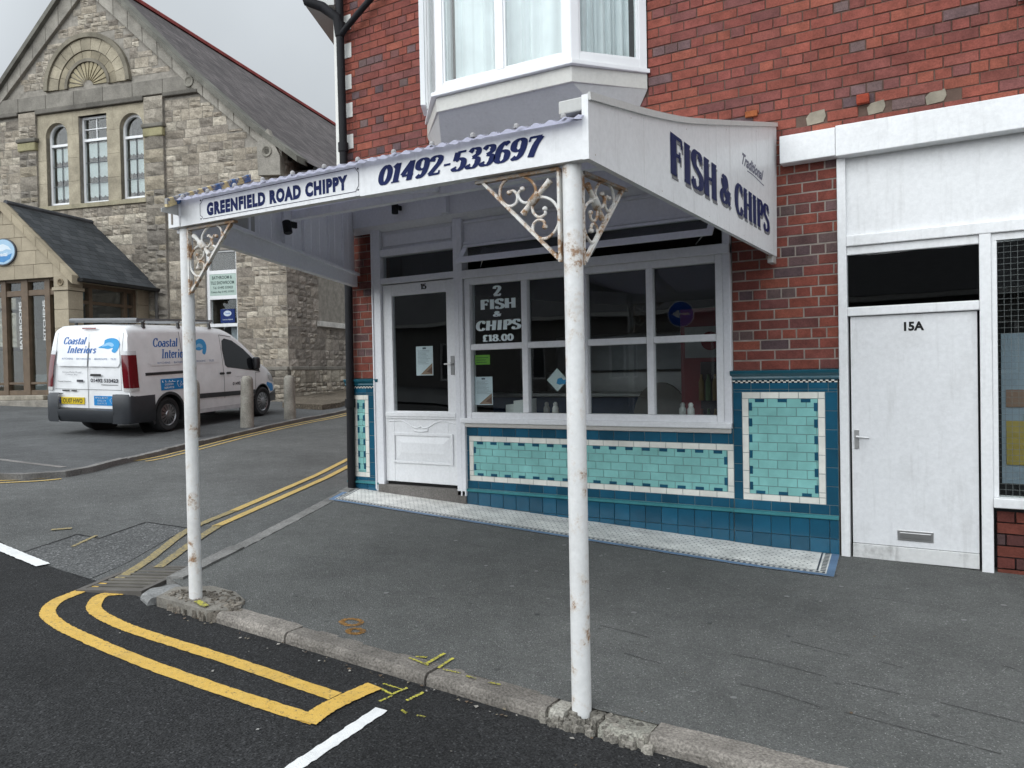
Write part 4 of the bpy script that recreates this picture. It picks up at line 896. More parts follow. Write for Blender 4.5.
# ---- plain front of number 15A
mb = MB()
mb.box(F, -1.365, -.945, .0, .125, 3.158, 3.378, (.76, .765, .77)); mb.box(F, -.942, 7.0, .0, .135, 3.148, 3.385, (.76, .765, .77)); mb.box(F, -1.37, 7.0, -.02, .05, 3.375, 3.395, (.62, .60, .55))
mb.build('fascia_board', M['white'], shop, .006)
mb = MB(); mb.box(F, -.895, 7.0, -.05, .012, 2.53, 3.15, (.74, .745, .75)); mb.box(F, -.95, -.885, -.06, .05, -.05, 3.15, WHITE); mb.box(F, -.885, 7.0, -.04, .055, 2.452, 2.535, WHITE)
mb.box(F, .005, .08, -.06, .05, -.06, 2.452, WHITE); mb.box(F, -.885, .005, -.05, .03, 2.385, 2.452, WHITE); mb.box(F, -.885, .005, -.05, .04, 1.905, 1.975, WHITE); mb.box(F, .08, 7, -.05, .03, 2.40, 2.452, WHITE)
mb.box(F, .08, 7.0, -.10, .075, .47, .54, WHITE); mb.box(F, .08, .115, -.05, .03, .54, 2.40, WHITE)
for a in (2.2, 4.3): mb.box(F, a, a + .07, -.05, .04, .54, 2.40, WHITE)
mb.build('side_shopfront_frame', M['white'], shop, .006)
pane('transom_pane', F, -.88, .0, 1.97, 2.39, .0, shop, 'glass_dark')
mb = MB(); mb.box(F, -.868, -.01, -.03, .012, .115, 1.90, (.73, .735, .745)); d2 = mb.build('plain_door', M['white'], shop, .004)
mb = MB(); mb.box(F, -.868, -.01, .0, .022, -.0, .112, (.66, .66, .65)); mb.build('kick_board', painted('scuffed_paint', .5, .8, .6, grime_col=(.12, .11, .10)), d2, .004)
mb = MB(); mb.box(F, -.848, -.812, .012, .02, .86, 1.01, (.62, .62, .62)); mb.tube([F.pt(-.83, .02, .955), F.pt(-.83, .055, .955), F.pt(-.735, .06, .95)], .009, 8, (.65, .65, .65)); mb.build('handle', M['metal'], d2, .002)
mb = MB(); mb.box(F, -.55, -.305, .012, .020, .165, .245, (.55, .55, .55)); mb.box(F, -.535, -.32, .020, .026, .182, .228, (.45, .45, .45)); mb.build('letter_plate', M['metal'], d2, .003)
mb = MB(); put_text(mb, sans_text('15A', .045), (-.49, -.353, 1.772, 1.842), on(F, .0135), (.012, .012, .012)); mb.build('house_number', M['vinyl'], d2)
pane('wired_pane', F, .11, 2.21, .535, 2.405, -.012, shop)
mb = MB()
for i in range(50): mb.box(F, .115 + i * .042, .1172 + i * .042, -.0225, -.0205, .54, 2.4, (.22, .22, .22))
for i in range(44): mb.box(F, .115, 2.2, -.0248, -.0228, .55 + i * .042, .5522 + i * .042, (.22, .22, .22))
mb.build('wire_mesh', M['plastic'], shop)
pane('pane', F, 2.26, 4.31, .535, 2.405, -.012, shop); pane('pane', F, 4.36, 7.0, .535, 2.405, -.012, shop)
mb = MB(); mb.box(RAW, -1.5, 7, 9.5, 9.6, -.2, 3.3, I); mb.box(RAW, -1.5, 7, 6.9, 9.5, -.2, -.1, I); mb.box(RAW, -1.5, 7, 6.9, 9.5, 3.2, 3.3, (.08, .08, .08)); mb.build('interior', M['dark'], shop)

# ================================================================== CANOPY
B = Fr((0, 3.0), (1, 0), (0, -1))
canopy = thing('shop_canopy', 'white painted street canopy on two rusty posts carrying the phone number board', 'canopy', (-2.8, 3.05, gz(-2.8, 3.05)))
NAVY = (.005, .013, .080)
roofz = lambda y: 2.597 + (y - 2.95) * .226
leftx = lambda y: -4.24 - (y - 2.95) * .512
# corrugated sheet
mb = MB(); pitch = .072; nx = 12; x = -6.05; cols = []
while x < -1.42: cols.append(x); x += pitch / nx * 2
for i in range(len(cols) - 1):
    for y0, y1 in ((2.93, 4.2), (4.2, 5.4), (5.4, 6.58)):
        def q(x, y): return (max(x, leftx(y)), y, roofz(y) + .006 - .008 * (max(x, -4.24) + 4.24) / 2.8 + .007 * math.sin(max(x, leftx(y)) / pitch * 2 * math.pi))
        if max(cols[i + 1], leftx(y1)) - max(cols[i], leftx(y1)) < 1e-4: continue
        mb.face([q(cols[i], y0), q(cols[i + 1], y0), q(cols[i + 1], y1), q(cols[i], y1)], (.50, .50, .60))
rs = mb.build('roof_sheet', M['opal_sheet'], canopy, smooth=60)
mb = MB()
for i in range(12):
    x = -4.1 + i * .235; mb.lathe((x, 2.96, roofz(2.96) + .010 - .008 * (x + 4.24) / 2.8), (0, 0, 1), [(.013, 0), (.013, .012), (.009, .020), (.003, .023)], 8, (.34, .33, .33))
struct(mb.build('roof_fixing', M['plastic'], rs), 'stuff')
# soffit boards
mb = MB(); y = 3.03; SW = (.80, .80, .83)
while y < 6.46:
    y1 = min(y + .14, 6.48); g = .004
    v = [(leftx(y) + .05, y + g, roofz(y) - .045), (-1.43, y + g, roofz(y) - .045), (-1.43, y1 - g, roofz(y1) - .045), (leftx(y1) + .05, y1 - g, roofz(y1) - .045)]
    mb.hexa(v + [(a, b, c + .018) for a, b, c in v], SW); y = y1
mb.build('soffit', M['opal_board'], canopy, recalc=True)
mb = MB()
for x in (-3.55, -2.55): mb.hexa([(x, 3.05, roofz(3.05) - .10), (x + .05, 3.05, roofz(3.05) - .10), (x + .05, 6.46, roofz(6.46) - .10), (x, 6.46, roofz(6.46) - .10), (x, 3.05, roofz(3.05) - .047), (x + .05, 3.05, roofz(3.05) - .047), (x + .05, 6.46, roofz(6.46) - .047), (x, 6.46, roofz(6.46) - .047)], SW)
mb.box(RAW, -5.1, -1.44, 4.75, 4.82, roofz(4.78) - .13, roofz(4.75) - .05, SW)
mb.build('rafter', M['frame'], canopy, .004) if False else struct(mb.build('rafters', M['frame'], canopy, .004), 'stuff')
# front boards
mb = MB(); mb.prism(B, [(-4.275, 2.452), (-2.714, 2.443), (-2.714, 2.618), (-4.275, 2.610)], -.05, .0, WHITE); mb.box(B, -4.285, -4.18, -.12, .012, 2.448, 2.617, WHITE); sb1 = mb.build('sign_board', M['sign'], canopy, .004)
mb = MB(); mb.prism(B, [(-2.712, 2.436), (-1.418, 2.424), (-1.418, 2.592), (-2.712, 2.622)], -.05, .008, WHITE); sb2 = mb.build('sign_board', M['sign'], canopy, .004)
mb = MB(); mb.lathe(B.pt(-4.245, .012, 2.588), (0, -1, 0), [(.026, 0), (.026, .018), (.016, .018), (.013, .004)], 16, (.45, .44, .43)); mb.box(B, -4.252, -4.238, .012, .016, 2.47, 2.565, (.2, .17, .14)); mb.build('roundel', M['white'], sb1)
mb = MB()
put_text(mb, sans_text('GREENFIELD ROAD CHIPPY', .068, 1.18), (-3.93, -2.80, 2.484, 2.563), on(B, .0015), NAVY)
bx = [(-3.965, 2.590), (-2.745, 2.590), (-2.735, 2.575), (-2.712 - .012, 2.562), (-2.724, 2.495), (-2.735, 2.482), (-2.745, 2.467), (-3.965, 2.472), (-3.975, 2.487), (-3.992, 2.497), (-3.992, 2.563), (-3.975, 2.575)]
for i in range(len(bx)):
    (x0, z0), (x1, z1) = bx[i], bx[(i + 1) % len(bx)]; L_ = math.hypot(x1 - x0, z1 - z0); px_, pz_ = -(z1 - z0) / L_ * .0016, (x1 - x0) / L_ * .0016
    mb.face([B.pt(x0 - px_, .0014, z0 - pz_), B.pt(x1 - px_, .0014, z1 - pz_), B.pt(x1 + px_, .0014, z1 + pz_), B.pt(x0 + px_, .0014, z0 + pz_)], (.03, .03, .06))
for x, z in ((-3.985, 2.585), (-2.728, 2.582), (-3.985, 2.475), (-2.728, 2.474)): mb.lathe(B.pt(x, .0, z), (0, -1, 0), [(.005, 0), (.004, .003)], 8, (.02, .02, .03))
mb.build('lettering', M['vinyl'], sb1)
mb = MB(); put_text(mb, serif_text('01492-533697', .27, .09, .07), (-2.585, -1.625, 2.470, 2.568), on(B, .0095), NAVY, .22)
mb.build('lettering', M['vinyl'], sb2)
mb = MB(); mb.box(B, -1.56, -1.425, -.11, -.0, 2.635, 2.695, (.5, .5, .48)); mb.box(B, -1.47, -1.425, -.1, -.02, 2.58, 2.635, (.07, .06, .055)); mb.build('gutter_end', M['post'], canopy, .006)
# right hand sign panel, with its rising top edge
FP = Fr((-1.41, 0), (0, 1), (1, 0))            # a = y, d = towards +x
top = spline([(2.985, 2.695), (3.503, 2.783), (3.841, 2.846), (4.236, 2.928), (4.704, 3.042), (5.527, 3.25), (6.585, 3.52)], 6)
bot = lambda y: 2.42
mb = MB(); n = len(top)
for i in range(n - 1):
    (y0, t0), (y1, t1) = top[i], top[i + 1]; mb.hexa([FP.pt(y0, -.03, bot(y0)), FP.pt(y1, -.03, bot(y1)), FP.pt(y1, 0, bot(y1)), FP.pt(y0, 0, bot(y0)), FP.pt(y0, -.03, t0), FP.pt(y1, -.03, t1), FP.pt(y1, 0, t1), FP.pt(y0, 0, t0)], WHITE)
me_ = mb
bm_fix = mb.f; keep = [];
sp = None
mb2 = MB(); mb2.prism(FP, [(y, z) for y, z in top] + [(6.54, 2.42), (2.985, 2.42)], -.03, 0, WHITE); fp = mb2.build('sign_panel', M['sign'], canopy)
mb = MB(); A = offset_path(top, -.026)
for i in range(n - 1): mb.hexa([FP.pt(A[i][0], .0, A[i][1]), FP.pt(A[i + 1][0], .0, A[i + 1][1]), FP.pt(A[i + 1][0], .012, A[i + 1][1]), FP.pt(A[i][0], .012, A[i][1]), FP.pt(top[i][0], 0, top[i][1] + .006), FP.pt(top[i + 1][0], 0, top[i + 1][1] + .006), FP.pt(top[i + 1][0], .012, top[i + 1][1] + .006), FP.pt(top[i][0], .012, top[i][1] + .006)], (.62, .62, .6))
mb.build('capping_strip', M['sign'], fp)
for yy in (3.62, 4.86, 5.9):
    zt_ = [z for y, z in top if y <= yy][-1] - .03; mb = MB(); mb.box(FP, yy, yy + .003, .0, .0006, 2.425, zt_, (.58, .575, .565)); mb.build('board_seam', M['ink'], fp)
mb = MB()
for i in range(9):
    y = 3.05 + i * .41; zt_ = [z for q, z in top if q <= y][-1] - .05
    for z in ((2.45, zt_)[i % 2],): mb.lathe(FP.pt(y, 0, z), (1, 0, 0), [(.003, 0), (.0025, .001)], 6, (.40, .34, .28))
struct(mb.build('nail_heads', M['iron'], fp), 'stuff')
on2 = lambda fr, d: (lambda a, z, k=0: fr.pt(a, d + .0003 * k, z))
mb = MB(); GREYL = (.20, .20, .21)
words = (('FISH', (4.0, 4.845, 2.568, 2.798)), ('&', (4.92, 5.172, 2.584, 2.777)), ('CHIPS', (5.27, 6.285, 2.572, 2.79)))
for wd, (y0, y1, z0, z1) in words:
    tx = serif_text(wd, .25, .08, .05)
    put_text(mb, tx, (y0 + .022, y1 + .022, z0 - .022, z1 - .022), on2(FP, .0006), GREYL); put_text(mb, tx, (y0, y1, z0, z1), on2(FP, .0026), NAVY)
sc_t = sans_text('Traditional', .04)
put_text(mb, sc_t, (5.478, 6.11, 2.945, 3.03), lambda a, z, k=0: FP.pt(a, .0012, z), (.17, .17, .22), .5)
for i in range(24):
    t = i / 24; y0, y1 = 5.62 + t * .5, 5.62 + (t + 1 / 24) * .5; zz = lambda y: 2.925 + .006 * math.sin((y - 5.6) * 9); mb.face([FP.pt(y0, .001, zz(y0) - .004), FP.pt(y1, .001, zz(y1) - .004), FP.pt(y1, .001, zz(y1) + .004), FP.pt(y0, .001, zz(y0) + .004)], (.17, .17, .22))
mb.build('lettering', M['vinyl'], fp)
mb = MB(); mb.box(FP, 6.42, 6.54, -.05, -.005, 2.36, 2.42, (.42, .41, .40)); mb.build('wall_block', M['post'], canopy, .005)
# left hand side panel with board lining and tiled cresting
s0 = (-4.2, 3.05); sL = 3.94; LP = Fr(s0, (-.4573, .8893), (.8893, .4573))
mb = MB()
mb.prism(LP, [(0, 2.42), (sL, 2.515), (sL, 2.665), (0, 2.575)], -.06, .0, SW); mb.prism(LP, [(0, 2.555), (sL, 2.64), (sL, 2.67), (0, 2.585)], .0, .03, SW)
sp2 = mb.build('side_panel', M['frame'], canopy, .004)
mb = MB(); k = 16
for i in range(k):
    a0, a1 = sL * i / k + .004, sL * (i + 1) / k - .004; zt = lambda a: roofz(3.05 + .8893 * a) - .03; zb = lambda a: 2.58 + .022 * a
    if zt(a1) > zb(a1) + .01: mb.prism(LP, [(a0, zb(a0)), (a1, zb(a1)), (a1, zt(a1)), (a0, max(zt(a0), zb(a0) + .002))], -.05, -.03, SW)
    if i in (4, 7, 9, 12, 14): mb.prism(LP, [(a0 - .02, zb(a0)), (a0 + .02, zb(a0)), (a0 + .02, zt(a0)), (a0 - .02, zt(a0))], -.03, -.005, SW)
mb.build('lining_boards', M['frame'], sp2)
mb = MB(); cz = lambda a: 2.618 + .37 * a; ts = .017
for i in range(10):
    a = -.17 + i * .125; cc = (.62, .50, .26) if i % 2 == 0 or i == 3 else (.07, .16, .34)
    for da in range(-3, 4):
        for dz in range(0, 3):
            on_ = abs(da) <= (3, 2, 1)[dz]
            c = cc if on_ else ((.20, .22, .28) if rnd() < .5 else (.33, .32, .30))
            a0 = a + da * ts; zz = cz(a0) + dz * ts
            mb.hexa([LP.pt(a0, -.015, zz), LP.pt(a0 + ts - .001, -.015, zz), LP.pt(a0 + ts - .001, .0, zz), LP.pt(a0, .0, zz), LP.pt(a0, -.015, zz + ts - .001), LP.pt(a0 + ts - .001, -.015, zz + ts - .001), LP.pt(a0 + ts - .001, .0, zz + ts - .001), LP.pt(a0, .0, zz + ts - .001)], vary(c, .12))
mb.prism(LP, [(-.26, 2.50), (1.1, 2.62), (1.1, cz(1.1)), (-.26, cz(-.26))], -.018, -.013, (.4, .4, .38))
mb.build('tile_cresting', M['glaze'], sp2)
# posts
def post(x, y, r, top_z, bz):
    mb = MB(); prof = [(r * 1.02, -.03), (r * 1.0, .3), (r * .99, 1.2), (r * .98, top_z - bz)]
    mb.lathe((x, y, bz), (0, 0, 1), prof, 28, (.74, .74, .73)); o = mb.build('post', M['post'], canopy, smooth=30); return o
post(-1.527, 3.055, .0435, 2.43, gz(-1.53, 3.05) - .0)
post(-4.205, 3.055, .0390, 2.45, gz(-4.2, 3.05) + .02)
# scrolled brackets
def K(x, y): return ((580 - x) / 505 * .414, -(y - (40 + 90 * (580 - x) / 505)) * .42 / 620)
SCR = [spline([K(*p) for p in q], 6) for q in (
    [(262, 205), (290, 192), (314, 225), (305, 275), (262, 297), (215, 265), (200, 205), (222, 140), (280, 98), (350, 95), (405, 125), (432, 175), (425, 235)],
    [(400, 268), (355, 270), (325, 240), (322, 205), (348, 178)],
    [(425, 245), (480, 232), (535, 255), (570, 310), (576, 380), (550, 450), (500, 500), (450, 502), (415, 470), (412, 420), (440, 385), (478, 390), (486, 428)],
    [(408, 285), (415, 335), (450, 365), (488, 345), (488, 308)])]
ROD = [K(350, 348), K(400, 275), K(415, 252), K(455, 205), K(525, 120)]
def bracket(o, ux, uy, top_z, size=1.0):
    f = lambda p, d=0: (o[0] + ux * p[0] * size + uy * d, o[1] + uy * p[0] * size - ux * d, top_z + p[1] * size)
    mb = MB(); c = (.70, .69, .66)
    mb.beam(f((.0, -.415)), f((.0, .0)), .028, .012, c); mb.beam(f((0, -.004)), f((.44, -.004)), .03, .014, (.30, .28, .26)); mb.beam(f((.008, -.40)), f((.40, -.01)), .022, .014, c)
    fr_ = mb.build('bracket', M['iron'], canopy)
    mb = MB()
    for q in SCR: mb.tube([f(p) for p in q], .0070, 7, c)
    for q in (SCR[0][0], SCR[1][-1], SCR[2][-1], SCR[3][-1]):
        p = Vector(f(q)); mb.lathe(p - Vector((0, 0, .011)), (0, 0, 1), [(.004, 0), (.0125, .006), (.0125, .016), (.004, .022)], 8, c)
    mb.build('scroll', M['iron'], fr_, smooth=50, recalc=True)
    mb = MB(); mb.tube([f(p) for p in ROD], [.016, .011, .010, .011, .016], 8, c); p, q = Vector(f(ROD[1])), Vector(f(ROD[3])); m = (p + q) / 2; t = (q - p).normalized(); mb.tube([m - t * .03, m - t * .03 + t * .001, m + t * .03], [.021, .022, .022], 8, c)
    mb.build('tied_rod', M['iron'], fr_, smooth=50)
bracket((-1.582, 3.04), -1, 0, 2.418); bracket((-1.505, 3.11), 0.05, .998, 2.405, 1.0); bracket((-4.155, 3.04), 1, 0, 2.44, .98)
# lights under the canopy
def spot(label, p, ax):
    t = thing('floodlight', label, 'lamp', p)
    mb = MB(); mb.lathe(p, ax, [(.030, -.05), (.036, -.045), (.036, .055), (.030, .06)], 14, (.012, .012, .013)); mb.build('lamp_body', M['black'], t, smooth=40)
    q = Vector(p); mb = MB(); mb.box(RAW, q.x - .012, q.x + .012, q.y, q.y + .10, q.z + .0, q.z + .05, (.02, .02, .02)); mb.build('mount', M['black'], t)
spot('small black cylinder lamp fixed on the white fascia over the shop door', (-5.30, 6.39, 3.275), (0, 0, 1))
q = LP.pt(1.62, .05, 2.76); spot('small black camera lamp inside the left side panel of the canopy', q, (.3, -.1, -1))

# ================================================================== THINGS IN THE SHOP WINDOW
def poster(name, label, box, d, c, cat='poster', fn=None):
    t = thing(name, label, cat, F.pt((box[0] + box[1]) / 2, d, box[2]))
    mb = MB(); mb.box(F, box[0], box[1], d - .001, d, box[2], box[3], c); mb.build('sheet', M['paper'], t)
    mb = MB(); fn(mb, box, d + .0012); mb.build('print', M['ink'], t)
def leaflet(mb, b, d):
    a0, a1, z0, z1 = b; w_, h = a1 - a0, z1 - z0
    mb.box(F, a0 + w_ * .4, a0 + w_ * .6, d, d + .0004, z1 - h * .10, z1 - h * .04, (.08, .09, .12))
    for i in range(11): mb.box(F, a0 + w_ * .12, a0 + w_ * U(.6, .9), d, d + .0004, z1 - h * (.16 + i * .045), z1 - h * (.145 + i * .045), (.30, .34, .38))
    mb.face([F.pt(a1 - w_ * .04, d, z0 + h * .03), F.pt(a1 - w_ * .04, d, z0 + h * .42), F.pt(a0 + w_ * .55, d, z0 + h * .2), F.pt(a0 + w_ * .25, d, z0 + h * .03)], (.26, .16, .10))
    mb.face([F.pt(a1 - w_ * .04, d + .0004, z0 + h * .06), F.pt(a1 - w_ * .04, d + .0004, z0 + h * .3), F.pt(a0 + w_ * .62, d + .0004, z0 + h * .12)], (.12, .05, .03))
poster('poster', 'pale printed leaflet behind the glass of the chip shop door', (-5.235, -5.007, 1.50, 1.815), -.014, (.62, .68, .72), fn=leaflet)
poster('poster', 'pale printed leaflet in the lower left pane of the big shop window', (-4.475, -4.255, 1.185, 1.475), -.014, (.62, .70, .75), fn=leaflet)
poster('notice', 'small lime green card in the lower left window pane above the leaflet', (-4.465, -4.28, 1.60, 1.70), -.014, (.16, .42, .03), 'notice', lambda mb, b, d: [mb.box(F, b[0] + .02, b[1] - U(.02, .06), d, d + .0004, b[2] + .02 + i * .024, b[2] + .028 + i * .024, (.05, .15, .02)) for i in range(3)])
t = thing('diamond_sticker', 'pale diamond shaped sticker with a blue fish, on the window left of the post', 'sticker', F.pt(-3.50, -.014, 1.32))
mb = MB(); mb.prism(F, [(-3.62, 1.433), (-3.505, 1.32), (-3.39, 1.433), (-3.505, 1.547)], -.0145, -.0135, (.62, .70, .70)); mb.build('sheet', M['paper'], t)
mb = MB(); fish = [(-3.515, 1.40), (-3.48, 1.385), (-3.44, 1.395), (-3.415, 1.385), (-3.41, 1.44), (-3.435, 1.43), (-3.46, 1.455), (-3.50, 1.445)]
mb.prism(F, fish, -.0132, -.0126, (.02, .28, .55)); mb.build('print', M['ink'], t)
mb = MB(); WL = (.80, .90, .90)
for s, bx_ in (('2', (-4.226, -4.12, 2.292, 2.398)), ('FISH', (-4.375, -3.955, 2.160, 2.265)), ('&', (-4.228, -4.125, 2.083, 2.140)), ('CHIPS', (-4.44, -3.895, 1.945, 2.050)), ('£18.00', (-4.36, -3.985, 1.833, 1.905))):
    put_text(mb, serif_text(s, .27, .13, .05), bx_, on(F, -.0065), WL, .06 if s in ('&', 'CHIPS') else 0)
t = mb.build('window_lettering', M['vinyl'], window)
# on the inner sill and behind
def bottle(x, y, c, label):
    t = thing('condiment_bottle', label, 'bottle', (x, y, 1.08), group='condiment bottles on the window ledge')
    mb = MB(); mb.lathe((x, y, 1.08), (0, 0, 1), [(.03, 0), (.032, .01), (.032, .07), (.022, .09), (.016, .095)], 14, c); mb.build('body', M['plastic'], t, smooth=40)
    mb = MB(); mb.lathe((x, y, 1.175), (0, 0, 1), [(.022, 0), (.022, .02), (.012, .035)], 14, vary(c, .3)); mb.build('cap', M['plastic'], t, smooth=40)
bottle(-3.62, 6.78, (.68, .67, .64), 'white shaker on the window ledge under the diamond sticker'); bottle(-3.73, 6.80, (.22, .21, .2), 'dark shaker beside the white one on the window ledge')
bottle(-2.31, 6.78, (.5, .5, .48), 'pale shaker on the ledge right of the second window mullion'); bottle(-2.23, 6.77, (.68, .67, .64), 'whitest shaker standing right of the pale one on the right ledge')
mb = MB(); mb.box(RAW, -4.5, -1.85, 6.66, 6.90, 1.03, 1.08, (.30, .29, .28)); mb.build('inner_ledge', M['dark'], shop, .004)
t = thing('paper_stack', 'white wrapping paper folded on the ledge in the lower left window pane', 'paper', (-4.05, 6.8, 1.08))
for i, (x0, x1, h, a) in enumerate(((-4.20, -3.99, .10, .05), (-4.05, -3.88, .145, -.04))):
    mb = MB(); mb.hexa([(x0, 6.72 + a, 1.08), (x1, 6.70, 1.08), (x1, 6.86, 1.08), (x0, 6.86, 1.08), (x0 - .01, 6.74 + a, 1.08 + h), (x1, 6.74, 1.10 + h), (x1, 6.86, 1.10 + h), (x0, 6.86, 1.08 + h)], (.62, .64, .62)); mb.build('paper_ream', M['paper'], t, .003)
t = thing('drinks_fridge', 'tall red drinks fridge with a white header inside the shop', 'fridge', (-2.15, 7.6, .2))
mb = MB(); mb.box(RAW, -2.50, -1.82, 7.3, 7.95, .2, 2.1, (.16, .008, .018)); mb.build('cabinet', M['plastic'], t, .01)
mb = MB(); mb.box(RAW, -2.45, -1.87, 7.285, 7.3, 1.62, 1.92, (.30, .30, .30)); mb.build('header', M['plastic'], t)
mb = MB(); mb.lathe((-2.2, 7.284, 1.78), (0, -1, 0), [(.09, 0), (.09, .004)], 20, (.16, .01, .02)); mb.build('emblem', M['vinyl'], t)
mb = MB(); mb.box(RAW, -2.30, -1.90, 7.28, 7.3, .4, 1.58, (.05, .04, .05)); mb.build('door', M['glaze'], t, .006)
for k in range(3):
    mb = MB()
    for i in range(6): mb.lathe((-2.28 + i * .066, 7.25, .55 + k * .33), (0, 0, 1), [(.027, 0), (.027, .17), (.012, .22), (.012, .25)], 8, random.choice([(.15, .02, .02), (.05, .10, .04), (.15, .09, .02), (.2, .2, .2)]))
    struct(mb.build('bottles', M['plastic'], t), 'stuff')
t = thing('serving_counter', 'long counter with a steel top and blue tiled front inside the shop', 'counter', (-4.2, 8.6, .2))
mb = MB(); mb.box(RAW, -5.4, -2.8, 8.4, 9.0, .2, 1.2, (.03, .05, .10)); mb.build('front', M['glaze'], t); mb = MB(); mb.box(RAW, -5.45, -2.75, 8.33, 9.05, 1.2, 1.25, (.4, .4, .4)); mb.build('worktop', M['metal'], t, .01)
t = thing('frying_range', 'steel frying range with glazed cabinet against the back wall of the shop', 'range', (-4.0, 9.8, .2))
mb = MB(); mb.box(RAW, -5.2, -3.0, 9.5, 10.1, .2, 1.5, (.35, .35, .36)); mb.build('body', M['metal'], t, .02); mb = MB(); mb.box(RAW, -5.1, -3.1, 9.6, 10.1, 1.5, 2.0, (.25, .26, .28)); mb.build('hot_cabinet', M['metal'], t, .02)
t = thing('reflection_chair', 'dark round backed chair added to stand for the round reflection in the window beside the post', 'chair', (-2.85, 7.5, .2))  # added chair, its back shaped as the round grey reflection in the glass
mb = MB(); mb.prism(Fr((0, 7.7), (1, 0), (0, -1)), [(-3.15 + .30 + .30 * math.cos(x), 1.0 + .38 * math.sin(x)) for x in [math.pi * i / 14 for i in range(15)]], 0, .04, (.16, .15, .14)); mb.build('reflection_arc', M['dark'], t)
mb = MB(); mb.box(RAW, -3.1, -2.6, 7.25, 7.7, .62, .68, (.10, .08, .06)); mb.build('seat', M['dark'], t, .01)
for x in (-3.06, -2.66):
    for y in (7.3, 7.66): mb = MB(); mb.box(RAW, x, x + .04, y - .02, y + .02, .2, .62, (.06, .05, .04)); mb.build('leg', M['dark'], t)
t = thing('display_board', 'pale board with a yellow and red notice behind the wired window', 'notice', (.4, 7.3, .6))
mb = MB(); mb.box(RAW, .15, .75, 7.3, 7.33, .55, 1.75, (.34, .42, .5)); mb.build('panel', M['paper'], t)
mb = MB(); mb.box(RAW, .18, .50, 7.29, 7.30, .7, 1.05, (.45, .33, .06)); mb.box(RAW, .3, .55, 7.285, 7.29, .98, 1.14, (.6, .6, .58)); mb.box(RAW, .18, .7, 7.29, 7.3, 1.16, 1.3, (.30, .18, .12)); mb.build('print', M['ink'], t)

# ================================================================== STONE HALL
from mathutils import noise as mnoise
va = (math.sin(R(-16)), math.cos(R(-16))); ua = (-math.cos(R(-16)), math.sin(R(-16))); C0 = (-15.42, 14.16)
H = Fr(C0, ua, (-va[0], -va[1])); HS = Fr(C0, va, (-ua[0], -ua[1]))
hall = thing('stone_hall', 'large grey rubble stone hall with a tall gable, arched windows and slate roof', 'building', (C0[0], C0[1], .86))
AX = 6.07
RO = [(-.6, 7.10), (.84, 8.19), (2.95, 10.06), (4.6, 11.75), (AX, 13.25)]; RI = [(-.6, 6.5), (.6, 7.58), (2.6, 9.24), (3.17, 9.77), (AX, 12.40)]
def interp(P, a):
    a = a if a <= AX else 2 * AX - a
    if a <= P[0][0]: return P[0][1] + (a - P[0][0]) * .9
    for (x0, y0), (x1, y1) in zip(P, P[1:]):
        if a <= x1: return y0 + (y1 - y0) * (a - x0) / (x1 - x0)
    return P[-1][1]
WIN = [(4.32, 5.10, 6.53, 8.87), (5.53, 6.49, 6.50, 8.96), (6.88, 7.64, 6.53, 8.87)]
GWIN = (1.51, 2.47, 2.35, 4.93)
surround = (4.25, 8.0, 6.38, 9.12); openings = WIN + [GWIN, (4.6, 7.5, .9, 4.0)]
mb = MB(); mcol = (.28, .258, .225)
A_ = sorted(set([0, .6, 2.6, 3.17, AX, 2 * AX] + [2 * AX - x for x in (.6, 2.6, 3.17)] + [x for o in openings for x in o[:2]]))
for x0, x1 in zip(A_, A_[1:]):
    segs = [(.3, None)]
    for o in sorted(openings, key=lambda o: o[2]):
        if o[0] < (x0 + x1) / 2 < o[1]: s = segs.pop(); segs += [(s[0], o[2]), (o[3], None)]
    for z0, z1 in segs:
        pts = [(x0, z0), (x1, z0)] + ([(x1, z1), (x0, z1)] if z1 else [(x1, interp(RI, x1) + .05), (x0, interp(RI, x0) + .05)])
        mb.prism(H, pts, -.45, -.004, mcol)
mb.box(HS, .46, 26, -.45, -.004, .3, 7.3, mcol); mb.box(H, 0, 12.14, -26, -25.6, .3, 7.3, mcol); mb.box(H, 11.7, 12.14, -25.6, -.46, .3, 7.3, mcol)
mb.build('wall_core', M['mortar'], hall)
def stain(s, lo, amt):
    def f(a, z, c):
        k = mnoise.noise(Vector((a * .35 + s, z * .8, 1.7))) * .5 + .5; k2 = mnoise.noise(Vector((a * 1.1, z * 1.1, s))) * .5 + .5
        t = max(0, min(1, (k * .7 + k2 * .3 - lo) / .18)) * amt
        return mixc(c, (.075, .068, .06), t)
    return f
skip = [surround, GWIN, (2.6, 9.54, 9.22, 9.68), (3.62, 4.24, 1.7, 9.2), (7.92, 8.54, 1.7, 9.2), (4.72, 7.5, 9.6, 10.6), (5.2, 7.0, 10.5, 11.1), (4.9, 7.2, 10.5, 10.85), (4.2, 8.1, .5, 4.1)]
mb = MB(); rubble(mb, H, 0.0, 12.14, 1.76, 12.4, skip, lambda a: interp(RI, a) + .02, dark_fn=stain(3.1, .56, .75))
rubble(mb, H, 0.0, 4.1, .5, 1.70, [(3.62, 4.24, 1.9, 9.2)], d=.02, base=.045, dark_fn=stain(8.0, .40, .8)); rubble(mb, HS, 0.0, 9, .5, 1.70, [], d=.02, base=.045, dark_fn=stain(5., .5, .6)); rubble(mb, H, 8.1, 12.1, .5, 1.70, [], d=.02, base=.045)
rubble(mb, HS, 0.0, 12, 1.76, 7.2, [(1.62, 3.4, 3.05, 4.6), (1.45, 3.55, 2.9, 3.06), (6.2, 8.0, 3.05, 4.6)], dark_fn=stain(1., .62, .5), palette=[(.30, .265, .225), (.25, .22, .19), (.22, .195, .17), (.34, .30, .26)])
mb.build('wall', M['stone'], hall, recalc=False)
